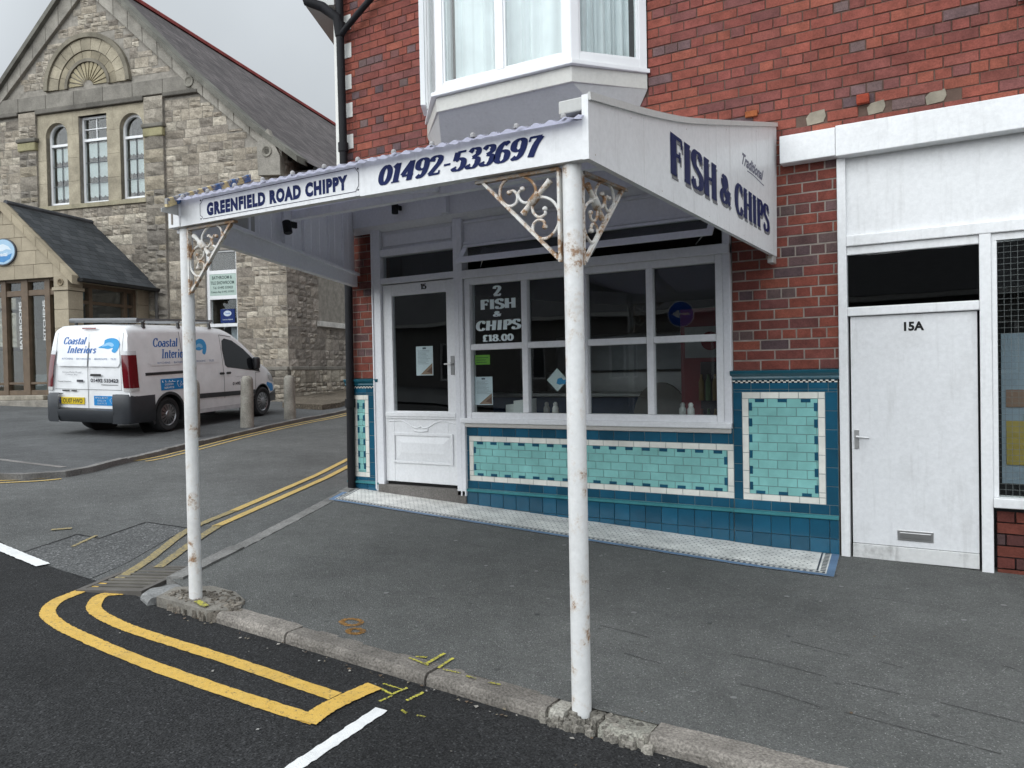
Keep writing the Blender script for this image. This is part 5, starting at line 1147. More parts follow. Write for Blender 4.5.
SH = (.27, .245, .205); BUFF = (.34, .30, .225); SG = (.205, .19, .165)
mb = MB(); dressed(mb, H, 0, 4.2, 1.68, 1.78, 0, .075, SG, .9); dressed(mb, H, 8.0, 12.14, 1.68, 1.78, 0, .075, SG, .9); dressed(mb, HS, 0, 12, 1.68, 1.78, 0, .075, SG, .9); mb.build('plinth_course', M['ashlar'], hall, .02)
# pilasters of rock-faced blocks
for a0, a1 in ((3.62, 4.24), (7.92, 8.54)):
    mb = MB(); rubble(mb, H, a0, a1, 1.7, 8.30, [], d=.035, base=.08, rowh=(.3, .42), lenr=(.5, .7), palette=[(.27, .235, .18), (.23, .205, .17), (.2, .18, .155)], joint=.02); mb.box(H, a0 + .01, a1 - .01, -.05, .075, 1.7, 8.3, mcol)
    rubble(mb, H, a0, a1, 8.48, 9.22, [], d=.035, base=.08, rowh=(.34, .4), lenr=(.5, .7)); mb.box(H, a0 + .01, a1 - .01, -.05, .075, 8.3, 9.22, mcol)
    p = mb.build('pilaster', M['stone'], hall, recalc=False)
    mb = MB(); mb.box(H, a0 - .04, a1 + .04, .0, .17, 8.36, 8.48, (.15, .14, .12)); mb.box(H, a0 - .01, a1 + .01, .0, .14, 8.12, 8.36, (.28, .255, .15)); mb.build('capital', M['ashlar'], p, .03)
# string course, coping, kneelers
mb = MB(); dressed(mb, H, 2.62, 9.52, 9.26, 9.67, 0, .085, SG, 1.0); dressed(mb, H, 4.24, 7.92, 9.13, 9.255, 0, .12, (.13, .12, .105), 1.8); dressed(mb, H, 2.5, 3.6, 9.16, 9.255, 0, .12, (.13, .12, .105), 1.2); dressed(mb, H, 8.55, 9.65, 9.16, 9.255, 0, .12, (.13, .12, .105), 1.2)
mb.build('string_course', M['ashlar'], hall, .02)
cop = MB(); cap = MB()
for sgn in (0, 1):
    X = lambda a: a if not sgn else 2 * AX - a
    N_ = 13
    for i in range(N_):
        a0 = .0 + (AX - .0) * i / N_ + .006; a1 = .0 + (AX - .0) * (i + 1) / N_ - .006; cc = vary((.285, .265, .23), .10)
        cop.prism(H, [(X(a0), interp(RI, a0)), (X(a1), interp(RI, a1)), (X(a1), interp(RO, a1) - .16), (X(a0), interp(RO, a0) - .16)], -.2, .10, cc)
    for i in range(20):
        a0 = -.5 + (AX + .5) * i / 20; a1 = -.5 + (AX + .5) * (i + 1) / 20
        cap.prism(H, [(X(a0), interp(RO, a0) - .17), (X(a1), interp(RO, a1) - .17), (X(a1), interp(RO, a1)), (X(a0), interp(RO, a0))], -.32, .22, vary((.15, .145, .125), .12))
coping = cop.build('gable_coping', M['ashlar'], hall, .012); cap.build('coping_cap', M['ashlar'], coping)
for sgn in (0, 1):
    X = lambda a: a if not sgn else 2 * AX - a
    mb = MB(); mb.prism(H, [(X(a), z) for a, z in [(.0, 6.72), (.66, 6.76), (.68, 7.62), (.35, 7.95), (.0, 7.2)]], .0, .19, (.29, .27, .235))
    mb.lathe(H.pt(X(.38), .19, 7.36), (-va[0], -va[1], 0), [(.15, 0), (.15, .03), (.11, .03), (.09, .0)], 18, (.25, .235, .2)); mb.build('kneeler', M['ashlar'], hall, .015); mb = MB(); mb.lathe(H.pt(X(2.75), .085, 9.47), (-va[0], -va[1], 0), [(.15, 0), (.15, .045), (.11, .045), (.09, .02)], 18, (.25, .235, .2)); mb.build('roundel', M['ashlar'], hall, .015)
# arch with fluted shell
arch = MB(); AC = (6.12, 9.76)
def ring_seg(mb, r0, r1, t0, t1, d0, d1, c, k=3):
    pts = [(AC[0] + r1 * math.cos(t0 + (t1 - t0) * i / k), AC[1] + r1 * math.sin(t0 + (t1 - t0) * i / k)) for i in range(k + 1)] + [(AC[0] + r0 * math.cos(t1 - (t1 - t0) * i / k), AC[1] + r0 * math.sin(t1 - (t1 - t0) * i / k)) for i in range(k + 1)]
    mb.prism(H, pts, d0, d1, c)
for i in range(11): ring_seg(arch, 1.0, 1.33, math.pi * i / 11 + .006, math.pi * (i + 1) / 11 - .006, -.05, .06, vary(BUFF, .18))
for i in range(16): ring_seg(arch, 1.335, 1.46, math.pi * i / 16, math.pi * (i + 1) / 16, -.05, .12, (.20, .18, .14))
for i in range(9): ring_seg(arch, .76, .98, math.pi * i / 9 + .006, math.pi * (i + 1) / 9 - .006, -.05, .035, vary((.27, .235, .17), .15))
for i in range(12): ring_seg(arch, .68, .77, math.pi * i / 12, math.pi * (i + 1) / 12, -.05, .07, (.19, .17, .135))
arch.prism(H, [(AC[0] + .70 * math.cos(math.pi * i / 20), AC[1] + .70 * math.sin(math.pi * i / 20)) for i in range(21)], -.08, -.03, (.13, .115, .09))
for i in range(13):
    t = math.pi * (i + .5) / 13; p = [(AC[0] + .16 * math.cos(t), AC[1] + .02 + .16 * math.sin(t)), (AC[0] + .63 * math.cos(t - .095), AC[1] + .02 + .63 * math.sin(t - .095)), (AC[0] + .67 * math.cos(t), AC[1] + .02 + .67 * math.sin(t)), (AC[0] + .63 * math.cos(t + .095), AC[1] + .02 + .63 * math.sin(t + .095))]
    arch.prism(H, p, -.04, .03, vary((.33, .285, .19), .1))
arch.build('blind_arch', M['ashlar'], hall)
mb = MB(); mb.prism(H, [(AC[0] + 1.42 * math.cos(math.pi * i / 20), AC[1] + 1.42 * math.sin(math.pi * i / 20)) for i in range(21)], -.2, -.052, mcol); mb.build('arch_backing', M['mortar'], hall)
# upper windows in a buff stone surround
mb = MB()
dressed(mb, H, 4.25, 8.0, 6.38, 6.50, -.25, .07, (.30, .27, .19), 1.25)
for a0, a1 in ((4.25, 4.32), (5.10, 5.53), (6.49, 6.88), (7.64, 8.0)): dressed(mb, H, a0, a1, 6.5, 8.48, -.22, .02, BUFF, .62, vert=True)
def arch_top(mb, a0, a1, zs, z1, x0, x1):
    r = (a1 - a0) / 2; c_ = (a0 + a1) / 2; mb.prism(H, [(x0, zs), (x0, z1), (x1, z1), (x1, zs), (a1, zs)] + [(c_ + r * math.cos(math.pi * i / 14), zs + r * math.sin(math.pi * i / 14)) for i in range(1, 14)] + [(a0, zs)], -.22, .02, vary(BUFF, .05))
arch_top(mb, 4.32, 5.10, 8.48, 9.12, 4.25, 5.30); arch_top(mb, 6.88, 7.64, 8.48, 9.12, 6.68, 8.0)
mb.box(H, 5.303, 5.53, -.22, .02, 8.483, 9.12, BUFF); mb.box(H, 6.49, 6.677, -.22, .02, 8.483, 9.12, BUFF); mb.box(H, 5.53, 6.49, -.22, .02, 8.96, 9.12, BUFF)
mb.build('window_surround', M['ashlar'], hall, .012)
def sash(a0, a1, z0, z1, arched, parent, bars):
    mb = MB(); r = (a1 - a0) / 2; zs = z1 - r if arched else z1; c_ = (a0 + a1) / 2; w_ = .065
    mb.box(H, a0, a0 + w_, -.2, -.12, z0, zs, WHITE); mb.box(H, a1 - w_, a1, -.2, -.12, z0, zs, WHITE); mb.box(H, a0 + w_, a1 - w_, -.2, -.121, z0, z0 + .08, WHITE)
    zm = z0 + (z1 - z0) * .72; mb.box(H, a0 + w_, a1 - w_, -.2, -.115, zm, zm + .07, WHITE)
    if arched:
        for i in range(12):
            t0, t1 = math.pi * i / 12, math.pi * (i + 1) / 12
            mb.prism(H, [(c_ + r * math.cos(t0), zs + r * math.sin(t0)), (c_ + r * math.cos(t1), zs + r * math.sin(t1)), (c_ + (r - w_) * math.cos(t1), zs + (r - w_) * math.sin(t1)), (c_ + (r - w_) * math.cos(t0), zs + (r - w_) * math.sin(t0))], -.2, -.12, WHITE)
    else: mb.box(H, a0 + w_, a1 - w_, -.2, -.121, z1 - w_, z1, WHITE); mb.box(H, c_ - .012, c_ + .012, -.19, -.14, zm, z1 - w_, WHITE); mb.box(H, a0 + w_, a1 - w_, -.19, -.141, z1 - .36, z1 - .335, WHITE)
    o = mb.build('window', M['white'], parent)
    mb = MB(); n = 16
    poly = [(a0 + .03, z0 + .03), (a1 - .03, z0 + .03)] + ([(c_ + (r - .03) * math.cos(math.pi * i / n), zs + (r - .03) * math.sin(math.pi * i / n)) for i in range(n + 1)] if arched else [(a1 - .03, z1 - .03), (a0 + .03, z1 - .03)])
    mb.prism(H, poly, -.17, -.165); mb.build('pane', M['glass'], o)
    mb = MB()                       # glazing bars and scalloped nets
    for z in [z0 + (zm - z0) * k / 3 for k in (1, 2)]: mb.box(H, a0 + w_, a1 - w_, -.163, -.150, z - .008, z + .008, (.10, .11, .12))
    mb.box(H, c_ - .008, c_ + .008, -.163, -.151, z0 + .08, zm, (.10, .11, .12)); mb.build('glazing_bar', M['plastic'], o)
    mb = MB(); k = 3
    for j in range(3):
        zt = zm - .04 - (zm - z0 - .1) * j / 3; hb = (zm - z0) / 3 * .62
        for i in range(2):
            x0 = a0 + .13 + (a1 - a0 - .26) * i / 2; x1 = a0 + .13 + (a1 - a0 - .26) * (i + 1) / 2; pts = [(x0 + .015, zt), (x1 - .015, zt)] + [(x1 - .015 - (x1 - x0 - .03) * q / 6, zt - hb - .06 * math.sin(math.pi * (q / 6) * 2) ** 2) for q in range(7)]
            mb.prism(H, pts, -.205, -.20, (.42, .46, .46))
    mb.build('net_curtain', M['cloth'], o); return o
sash(*WIN[0], True, hall, 3); sash(*WIN[1], False, hall, 3); sash(*WIN[2], True, hall, 3)
mb = MB()
for o in WIN: mb.box(H, o[0] - .1, o[1] + .1, -.9, -.8, o[2] - .1, o[3] + .3, (.03, .032, .035)); 
mb.box(H, 1.3, 2.7, -1.2, -1.1, 2.2, 5.1, (.03, .03, .032)); mb.build('interior', M['dark'], hall)
# ground floor window with panels
a0, a1, z0, z1 = GWIN; mb = MB()
mb.box(H, a0, a0 + .05, -.15, -.05, z0, z1, WHITE); mb.box(H, a1 - .09, a1, -.15, -.05, z0, z1, WHITE)
for p, q in ((4.30, 4.40), (3.62, 3.72), (2.88, 2.97), (z1 - .05, z1), (z0, z0 + .06)): mb.box(H, a0 + .05, a1 - .09, -.15, -.051, p, q, WHITE)
gw = mb.build('window', M['white'], hall, .006)
mb = MB(); mb.box(H, a0 + .04, a1 - .06, -.12, -.115, z0, z1); mb.build('pane', M['glass'], gw)
mb = MB(); mb.box(H, a0 - .1, a1 + .1, -.12, .09, z0 - .12, z0, SG); mb.build('sill', M['ashlar'], gw, .01)
mb = MB(); mb.box(H, a0 + .05, a0 + .4, -.3, -.29, z0 + .06, 2.88, (.4, .42, .46)); mb.build('blind', M['cloth'], gw)
# side window and its sill
for b0 in (1.62, 6.2):
    mb = MB(); frame_rect(mb, HS, b0, b0 + 1.78, 3.05, 4.6, .09, -.22, -.14, (.33, .31, .27)); mb.box(HS, b0 + .86, b0 + .94, -.21, -.15, 3.14, 4.51, (.33, .31, .27)); sw_ = mb.build('side_window', M['ashlar'], hall, .01)
    mb = MB(); mb.box(HS, b0 - .12, b0 + 1.88, -.1, .10, 2.90, 3.05, (.60, .58, .54)); mb.build('sill', M['ashlar'], sw_, .01)
    mb = MB(); mb.box(HS, b0 + .08, b0 + 1.70, -.19, -.185, 3.1, 4.55); mb.build('pane', M['glass_dark'], sw_)
mb = MB(); mb.box(HS, 1.6, 3.5, -.44, -.42, 3.0, 4.6, (.10, .10, .10)); mb.build('blind', M['dark'], sw_)
# roof
mb = MB(); prof = [(-.75, 6.98), (.0, 7.42), (.84, 8.05), (2.95, 9.92), (4.6, 11.55), (AX, 13.0)]
for sgn in (0, 1):
    X = lambda a: a if not sgn else 2 * AX - a; s = 0
    for (p0, q0), (p1, q1) in zip(prof, prof[1:]):
        L_ = math.hypot(p1 - p0, q1 - q0)
        mb.face([H.pt(X(p0), -.3 if p0 < 0 else .05, q0), H.pt(X(p1), .05, q1), H.pt(X(p1), -26.5, q1), H.pt(X(p0), -26.5, q0)], (1, 1, 1), [(0, s), (0, s + L_), (26.5, s + L_), (26.5, s)]); s += L_
rf = mb.build('roof', M['slate_hall'], hall)
mb = MB(); k = 58
for i in range(k): mb.prism(Fr(H.pt(0, -26.4 * (i + .02) / k, 0)[:2], ua, (-va[0], -va[1])), [(AX - .15, 12.92), (AX - .12, 13.03), (AX - .05, 13.10), (AX + .05, 13.10), (AX + .12, 13.03), (AX + .15, 12.92)], -26.4 / k * .97, 0, vary((.21, .045, .04), .15))
mb.build('ridge_tile', M['ashlar'], rf)
mb = MB()
mb.tube([HS.pt(b, .72, 6.93) for b in (.32, 4, 26)], .07, 8, (.015, .015, .016)); mb.box(HS, .3, 26, .0, .66, 6.86, 6.92, (.035, .03, .028)); mb.build('gutter', M['black'], hall)
# rainwater pipe beside the porch
mb = MB(); mb.tube([H.pt(3.95, .12, 4.0), H.pt(3.95, .12, .9)], .05, 10, (.10, .095, .09)); mb.build('downpipe', M['black'], hall)

def hplace(fr, a_left, d):                 # text on a plane whose axis runs to the left: x grows to the right
    return lambda x, z, k=0: fr.pt(a_left - x, d + .0002 * (k % 8), z)
def fit(fr, mb, s, al, ar, z0, z1, d, c, bold=.02, shear=0, serif=False): put_text(mb, serif_text(s) if serif else sans_text(s, bold), (0, al - ar, z0, z1), hplace(fr, al, d), c, shear)
t = thing('window_sign', 'pale green showroom sign filling the second pane of the stone hall window', 'sign', H.pt(1.98, -.05, 3.72))
mb = MB(); mb.box(H, a0 + .055, a1 - .095, -.06, -.052, 3.722, 4.298, (.42, .52, .47)); mb.build('panel', M['vinyl'], t)
mb = MB(); TG = (.04, .07, .06)
for s, x0, x1, p, q in (('BATHROOM &', 2.30, 1.68, 4.16, 4.25), ('TILE SHOWROOM', 2.35, 1.62, 4.02, 4.11), ('Tel. 01492 533423', 2.28, 1.66, 3.90, 3.97), ('Colwyn Bay 01492 533423', 2.34, 1.63, 3.78, 3.85)): fit(H, mb, s, x0, x1, p, q, -.050, TG, .02)
mb.build('lettering', M['ink'], t)
t = thing('window_sign', 'small navy sign with a white oval in the third pane of the stone hall window', 'sign', H.pt(1.9, -.1, 3.0))
mb = MB(); mb.box(H, 1.66, 2.10, -.105, -.098, 2.99, 3.36, (.012, .03, .13)); mb.build('panel', M['vinyl'], t)
mb = MB(); mb.prism(H, [(1.88 + .12 * math.cos(x * .314), 3.24 + .075 * math.sin(x * .314)) for x in range(20)], -.0975, -.095, (.55, .62, .68)); fit(H, mb, 'Coastal', 1.96, 1.80, 3.22, 3.27, -.0945, (.02, .12, .4)); fit(H, mb, 'COASTAL INTERIORS', 2.04, 1.72, 3.06, 3.09, -.0965, (.5, .55, .6)); mb.build('lettering', M['ink'], t)

# ================================================================== ENTRANCE PORCH
PO = (C0[0] - va[0] * 2.83, C0[1] - va[1] * 2.83); PF = Fr(PO, ua, (-va[0], -va[1])); PX = 6.12
porch = thing('entrance_porch', 'buff stone gabled porch with brown framed glass doors and a slate roof', 'porch', PF.pt(PX, 0, 1.0))
PS = (.35, .30, .222)
mb = MB(); rzP = lambda a: 5.86 - .90 * abs(a - PX)
for z0, z1 in [(4.02 + i * .34, 4.02 + (i + 1) * .34) for i in range(6)]:
    half = (5.86 - z0) / .90; half1 = max(.02, (5.86 - z1) / .90)
    if half <= .05: break
    n = max(1, round(2 * half / .62)); off = U(-.1, .1)
    xs = [PX - half] + [PX - half + 2 * half * (i + off) / n for i in range(1, n)] + [PX + half]
    for x0, x1 in zip(xs, xs[1:]):
        cl_ = lambda x: max(PX - half1, min(PX + half1, x))
        mb.prism(PF, [(x0 + .003, z0 + .003), (x1 - .003, z0 + .003), (max(cl_(x1 - .003), cl_(x0 + .004) + .001), min(z1, 5.86) - .003), (cl_(x0 + .003), min(z1, 5.86) - .003)], -.3, -.0, vary(PS, .09))
for sg in (-1, 1):
    c0 = PX + sg * 1.75
    x0, x1 = (c0 - .21, c0 + .21)
    dressed(mb, PF, x0, x1, 1.0, 3.68, -.42, .03, PS, .42, vert=True); mb.box(PF, x0 - .03, x1 + .03, -.45, .06, 3.69, 3.77, vary(PS, .05)); mb.box(PF, x0, x1, -.42, .03, 3.775, 4.02, PS)
    mb.lathe(PF.pt(c0, .03, 3.89), (-va[0], -va[1], 0), [(.09, 0), (.09, .025), (.06, .025), (.05, 0)], 16, (.27, .22, .15))
    # side wall: low wall, end pier
    fr = Fr(PF.pt(PX + sg * 1.87, 0, 0)[:2], va, (ua[0] * sg, ua[1] * sg))
    dressed(mb, fr, .43, 2.83, 1.0, 2.35, -.3, 0, PS, .6); dressed(mb, fr, 2.35, 2.83, 2.36, 3.92, -.3, 0, PS, .4, vert=True); mb.box(fr, .43, 2.83, -.25, .01, 3.92, 4.0, PS)
pw = mb.build('wall', M['porch_stone'], porch, .008)
mb = MB(); mb.box(PF, 4.2, 8.05, -2.8, .25, .7, 1.06, (.24, .22, .19)); mb.box(PF, 4.9, 7.35, -.3, .12, 1.06, 1.18, (.30, .27, .22)); mb.build('step', M['concrete'], porch, .02)
mb = MB()
for sg in (-1, 1):
    k = 6
    for i in range(k):
        h0, h1 = 2.12 * i / k + .004, 2.12 * (i + 1) / k - .004
        mb.prism(PF, [(PX + sg * h0, 5.93 - .9 * h0 - .20), (PX + sg * h1, 5.93 - .9 * h1 - .20), (PX + sg * h1, 5.93 - .9 * h1 + .02), (PX + sg * h0, 5.93 - .9 * h0 + .02)], -.18, .06, vary((.34, .29, .21), .08))
mb.build('gable_coping', M['porch_stone'], porch, .01)
mb = MB()
for sg in (-1, 1):
    L_ = 2.2 * math.hypot(1, .9); P4 = [PF.pt(PX, -.12, 5.95), PF.pt(PX + sg * 2.2, -.12, 5.95 - 1.98), PF.pt(PX + sg * 2.2, -2.83, 5.95 - 1.98), PF.pt(PX, -2.83, 5.95)]
    mb.face(P4, (1, 1, 1), [(0, L_), (0, 0), (2.71, 0), (2.71, L_)])
prf = mb.build('roof', M['slate_porch'], porch)
mb = MB(); mb.tube([PF.pt(PX, -.1, 5.95), PF.pt(PX, -2.8, 5.95)], .07, 8, (.07, .072, .078)); mb.build('ridge', M['ashlar'], prf)
mb = MB(); mb.box(PF, PX - 2.27, PX - 2.1, -2.83, -.1, 3.90, 3.98, (.02, .02, .02)); mb.build('gutter', M['black'], porch); mb = MB(); mb.box(PF, PX + 2.1, PX + 2.27, -2.83, -.1, 3.90, 3.98, (.02, .02, .02)); mb.build('gutter', M['black'], porch)
WD = (.115, .078, .048)
mb = MB()
for x0, x1 in ((4.55, 4.64), (4.84, 5.0), (5.51, 5.72), (6.19, 6.34), (6.7, 6.9), (7.25, 7.38), (7.6, 7.69)): mb.box(PF, x0, x1, -.25, -.10, 1.18, 4.02, WD)
for z0, z1 in ((1.18, 1.30), (3.62, 3.76), (3.96, 4.02), (1.44, 1.50)): mb.box(PF, 4.64, 7.6, -.24, -.12, z0, z1, WD)
pd = mb.build('glazed_doors', M['wood'], porch, .008)
mb = MB(); mb.box(PF, 4.6, 7.6, -.19, -.184, 1.3, 3.98); mb.build('pane', M['glass'], pd)
mb = MB(); wl = (.62, .62, .60)
put_text(mb, sans_text('BATHROOMS', .03), (2.32, 3.50, 5.80, 5.885), lambda x, y, k=0: PF.pt(y, -.182, x), wl); put_text(mb, sans_text('KITCHENS', .03), (2.52, 3.50, 5.075, 5.15), lambda x, y, k=0: PF.pt(y, -.182, x), wl)
mb.build('lettering', M['vinyl'], pd)
for sg in (-1, 1):
    fr = Fr(PF.pt(PX + sg * 1.87, 0, 0)[:2], va, (ua[0] * sg, ua[1] * sg)); mb = MB(); frame_rect(mb, fr, .43, 2.35, 2.36, 3.92, .10, -.2, -.06, WD)
    for b0 in (.76, 1.93): mb.box(fr, b0, b0 + .12, -.19, -.07, 2.46, 3.82, WD)
    mb.box(fr, .53, 2.25, -.18, -.08, 3.42, 3.50, WD)
    o = mb.build('side_window', M['wood'], porch, .006); mb = MB(); mb.box(fr, .5, 2.3, -.14, -.135, 2.4, 3.88); mb.build('pane', M['glass'], o)
mb = MB(); mb.box(PF, 4.6, 7.65, -2.82, -2.75, 1.06, 4.4, (.10, .10, .10)); mb.box(PF, 4.3, 7.9, -2.7, -.3, 1.062, 1.075, (.12, .11, .10)); mb.box(PF, 4.9, 5.6, -2.2, -1.6, 1.08, 2.0, (.4, .42, .42)); mb.box(PF, 6.2, 7.2, -2.4, -1.8, 1.08, 1.7, (.3, .33, .33)); mb.build('interior', M['dark'], porch)
t = thing('oval_sign', 'oval pale blue sign hung on the porch gable over the glass doors', 'sign', PF.pt(6.08, .01, 4.40))
el = lambda rx, rz, k=32: [(6.08 + rx * math.cos(2 * math.pi * i / k), 4.71 + rz * math.sin(2 * math.pi * i / k)) for i in range(k)]
mb = MB(); mb.prism(PF, el(.40, .33), .005, .05, (.04, .05, .07)); mb.build('rim', M['plastic'], t); mb = MB(); mb.prism(PF, el(.375, .305), .05, .054, (.36, .52, .66)); mb.build('face', M['vinyl'], t)
mb = MB(); mb.prism(PF, [(6.40, 4.68), (6.33, 4.80), (6.22, 4.88), (6.05, 4.90), (5.90, 4.84), (5.80, 4.74), (5.95, 4.77), (6.10, 4.72), (6.25, 4.74)], .0545, .056, (.62, .70, .76)); mb.prism(PF, [(6.38, 4.62), (6.2, 4.66), (6.0, 4.60), (5.78, 4.66), (5.85, 4.53), (6.05, 4.45), (6.25, 4.48)], .0545, .056, (.05, .22, .48)); fit(PF, mb, 'Coastal', 6.27, 5.93, 4.60, 4.70, .0565, (.75, .78, .8)); mb.build('lettering', M['ink'], t)

# ================================================================== VAN
VH = R(104.5)
van = thing('van', 'white panel van with blue lettering and a roof rack, parked outside the stone hall', 'van', (-13.15, 7.46, .55), world=False)
van.location += Vector((math.cos(VH) * .05 + .03, math.sin(VH) * .05 + .01, .006)); van.scale = (.962, 1, 1)
van.rotation_euler = (R(1.9), R(-2.36), VH)
VW = (.80, .805, .81); W_ = .885
def v_roof(l):
    P = [(0.0, 1.60), (.04, 1.76), (.10, 1.85), (.20, 1.895), (.45, 1.915), (1.3, 1.915), (2.3, 1.90), (2.75, 1.86), (3.0, 1.79), (3.3, 1.62), (3.62, 1.40), (3.90, 1.20), (4.02, 1.13), (4.25, 1.05), (4.5, .92), (4.66, .78), (4.74, .62), (4.76, .48)]
    if l <= 0: return P[0][1]
    for (a, b), (c, d) in zip(P, P[1:]):
        if l <= c: return b + (d - b) * (l - a) / (c - a)
    return P[-1][1]
def v_half(l, z):
    h = W_ - (.13 * (max(0, z - .98) / .95) ** 1.25) + (.012 if .40 < z < .9 else 0)
    if l > 3.3: h *= 1 - .30 * ((l - 3.3) / 1.46) ** 2.6
    if l < .18: h *= 1 - .035 * ((.18 - l) / .18) ** 2
    return h
def v_rear(z): return .03 + .12 * (max(0, z - 1.0) / .9) ** 1.7
def v_side(l, z, off=0., s=1):               # s=1 right side
    zt = v_roof(l); r = .13; h = v_half(l, z)
    if z > zt - r: q = min(1, (z - (zt - r)) / r); h -= r * (1 - math.sqrt(max(0, 1 - q * q)))
    return (l, -s * (h + off), z)
mb = MB(); LS = [.0, .03, .07, .12, .2, .35, .55, .8, 1.1, 1.4, 1.7, 2.0, 2.3, 2.55, 2.75, 2.9, 3.05, 3.2, 3.35, 3.5, 3.65, 3.8, 3.92, 4.02, 4.14, 4.28, 4.4, 4.5, 4.6, 4.68, 4.73, 4.76]
rings = []
for l in LS:
    zt = v_roof(l); zb = .25 if l < 4.4 else .25 + (l - 4.4) * .3; rg = []
    zs = [zb + (zt - .13 - zb) * i / 9 for i in range(10)] + [zt - .13 + .13 * math.sin(math.pi / 2 * i / 5) for i in range(1, 6)]
    for z in zs: x, y, z_ = v_side(l, z); rg.append((x if l > .3 else max(x, v_rear(z)), y, z))
    ye = rg[-1][1]
    for k in (-.66, -.33, 0, .33, .66): rg.append((rg[-1][0] if l < .3 else l, -ye * k if False else ye * -k, zt + .018 * (1 - abs(k))))
    for p in [q for q in rg[:15]][::-1]: rg.append((p[0], -p[1], p[2]))
    rings.append(rg)
n = len(rings[0]); v = [p for r_ in rings for p in r_]; f = []
for i in range(len(rings) - 1):
    for k in range(n): f.append((i * n + k, i * n + (k + 1) % n, (i + 1) * n + (k + 1) % n, (i + 1) * n + k))
f.append(tuple(range(n))); f.append(tuple((len(rings) - 1) * n + k for k in range(n)))
mb.poly(v, f, VW); body = mb.build('body', M['carpaint'], van, smooth=35)
# cut the wheel arches out of the body
cut = MB()
for l in (.965, 3.92): cut.lathe((l, -1.2, .30), (0, 1, 0), [(.385, 0), (.385, 2.4)], 40)
co = cut.build('arch_cutter', M['plastic'], van)
bmod = body.modifiers.new('arches', 'BOOLEAN'); bmod.object = co; bmod.operation = 'DIFFERENCE'; bmod.solver = 'EXACT'
bpy.context.view_layer.update(); dg = bpy.context.evaluated_depsgraph_get(); nm = bpy.data.meshes.new_from_object(body.evaluated_get(dg)); body.modifiers.clear(); body.data = nm
bpy.data.objects.remove(co)
def s_patch(mb, pts, off, c, s=1, nz=10, nl=8):
    """panel on the flank; pts is an (l,z) outline, convex in l"""
    zmin, zmax = min(p[1] for p in pts), max(p[1] for p in pts)
    def span(z):
        xs = []
        for (a, b), (c_, d) in zip(pts, pts[1:] + pts[:1]):
            if min(b, d) - 1e-9 <= z <= max(b, d) + 1e-9 and abs(d - b) > 1e-9: xs.append(a + (c_ - a) * (z - b) / (d - b))
            elif abs(d - b) <= 1e-9 and abs(z - b) < 1e-9: xs += [a, c_]
        return min(xs), max(xs)
    rows = []
    for i in range(nz + 1):
        z = zmin + (zmax - zmin) * i / nz; z = min(max(z, zmin + 1e-6), zmax - 1e-6); a, b = span(z); rows.append([v_side(a + (b - a) * k / nl, z, off, s) for k in range(nl + 1)])
    for i in range(nz):
        for k in range(nl): mb.face([rows[i][k], rows[i][k + 1], rows[i + 1][k + 1], rows[i + 1][k]], c)
def r_patch(mb, w0, w1, z0, z1, off, c, nz=6): 
    for i in range(nz):
        a, b = z0 + (z1 - z0) * i / nz, z0 + (z1 - z0) * (i + 1) / nz; mb.face([(v_rear(a) - off, -w0, a), (v_rear(a) - off, -w1, a), (v_rear(b) - off, -w1, b), (v_rear(b) - off, -w0, b)], c)
def r_pt(w_, z, off): return (v_rear(z) - off, -w_, z)
def rounded(l0, l1, z0, z1, r, k=4):
    o = []
    for cx, cz, t0 in ((l1 - r, z0 + r, -90), (l1 - r, z1 - r, 0), (l0 + r, z1 - r, 90), (l0 + r, z0 + r, 180)):
        o += [(cx + r * math.cos(R(t0 + 90 * i / k)), cz + r * math.sin(R(t0 + 90 * i / k))) for i in range(k + 1)]
    return o
GAP = (.06, .06, .065)
WINP = [(2.64, 1.10), (2.60, 1.45), (2.63, 1.63), (2.72, 1.67), (2.95, 1.63), (3.30, 1.45), (3.60, 1.24), (3.80, 1.05), (3.84, .96), (3.6, .985), (3.0, 1.06)]
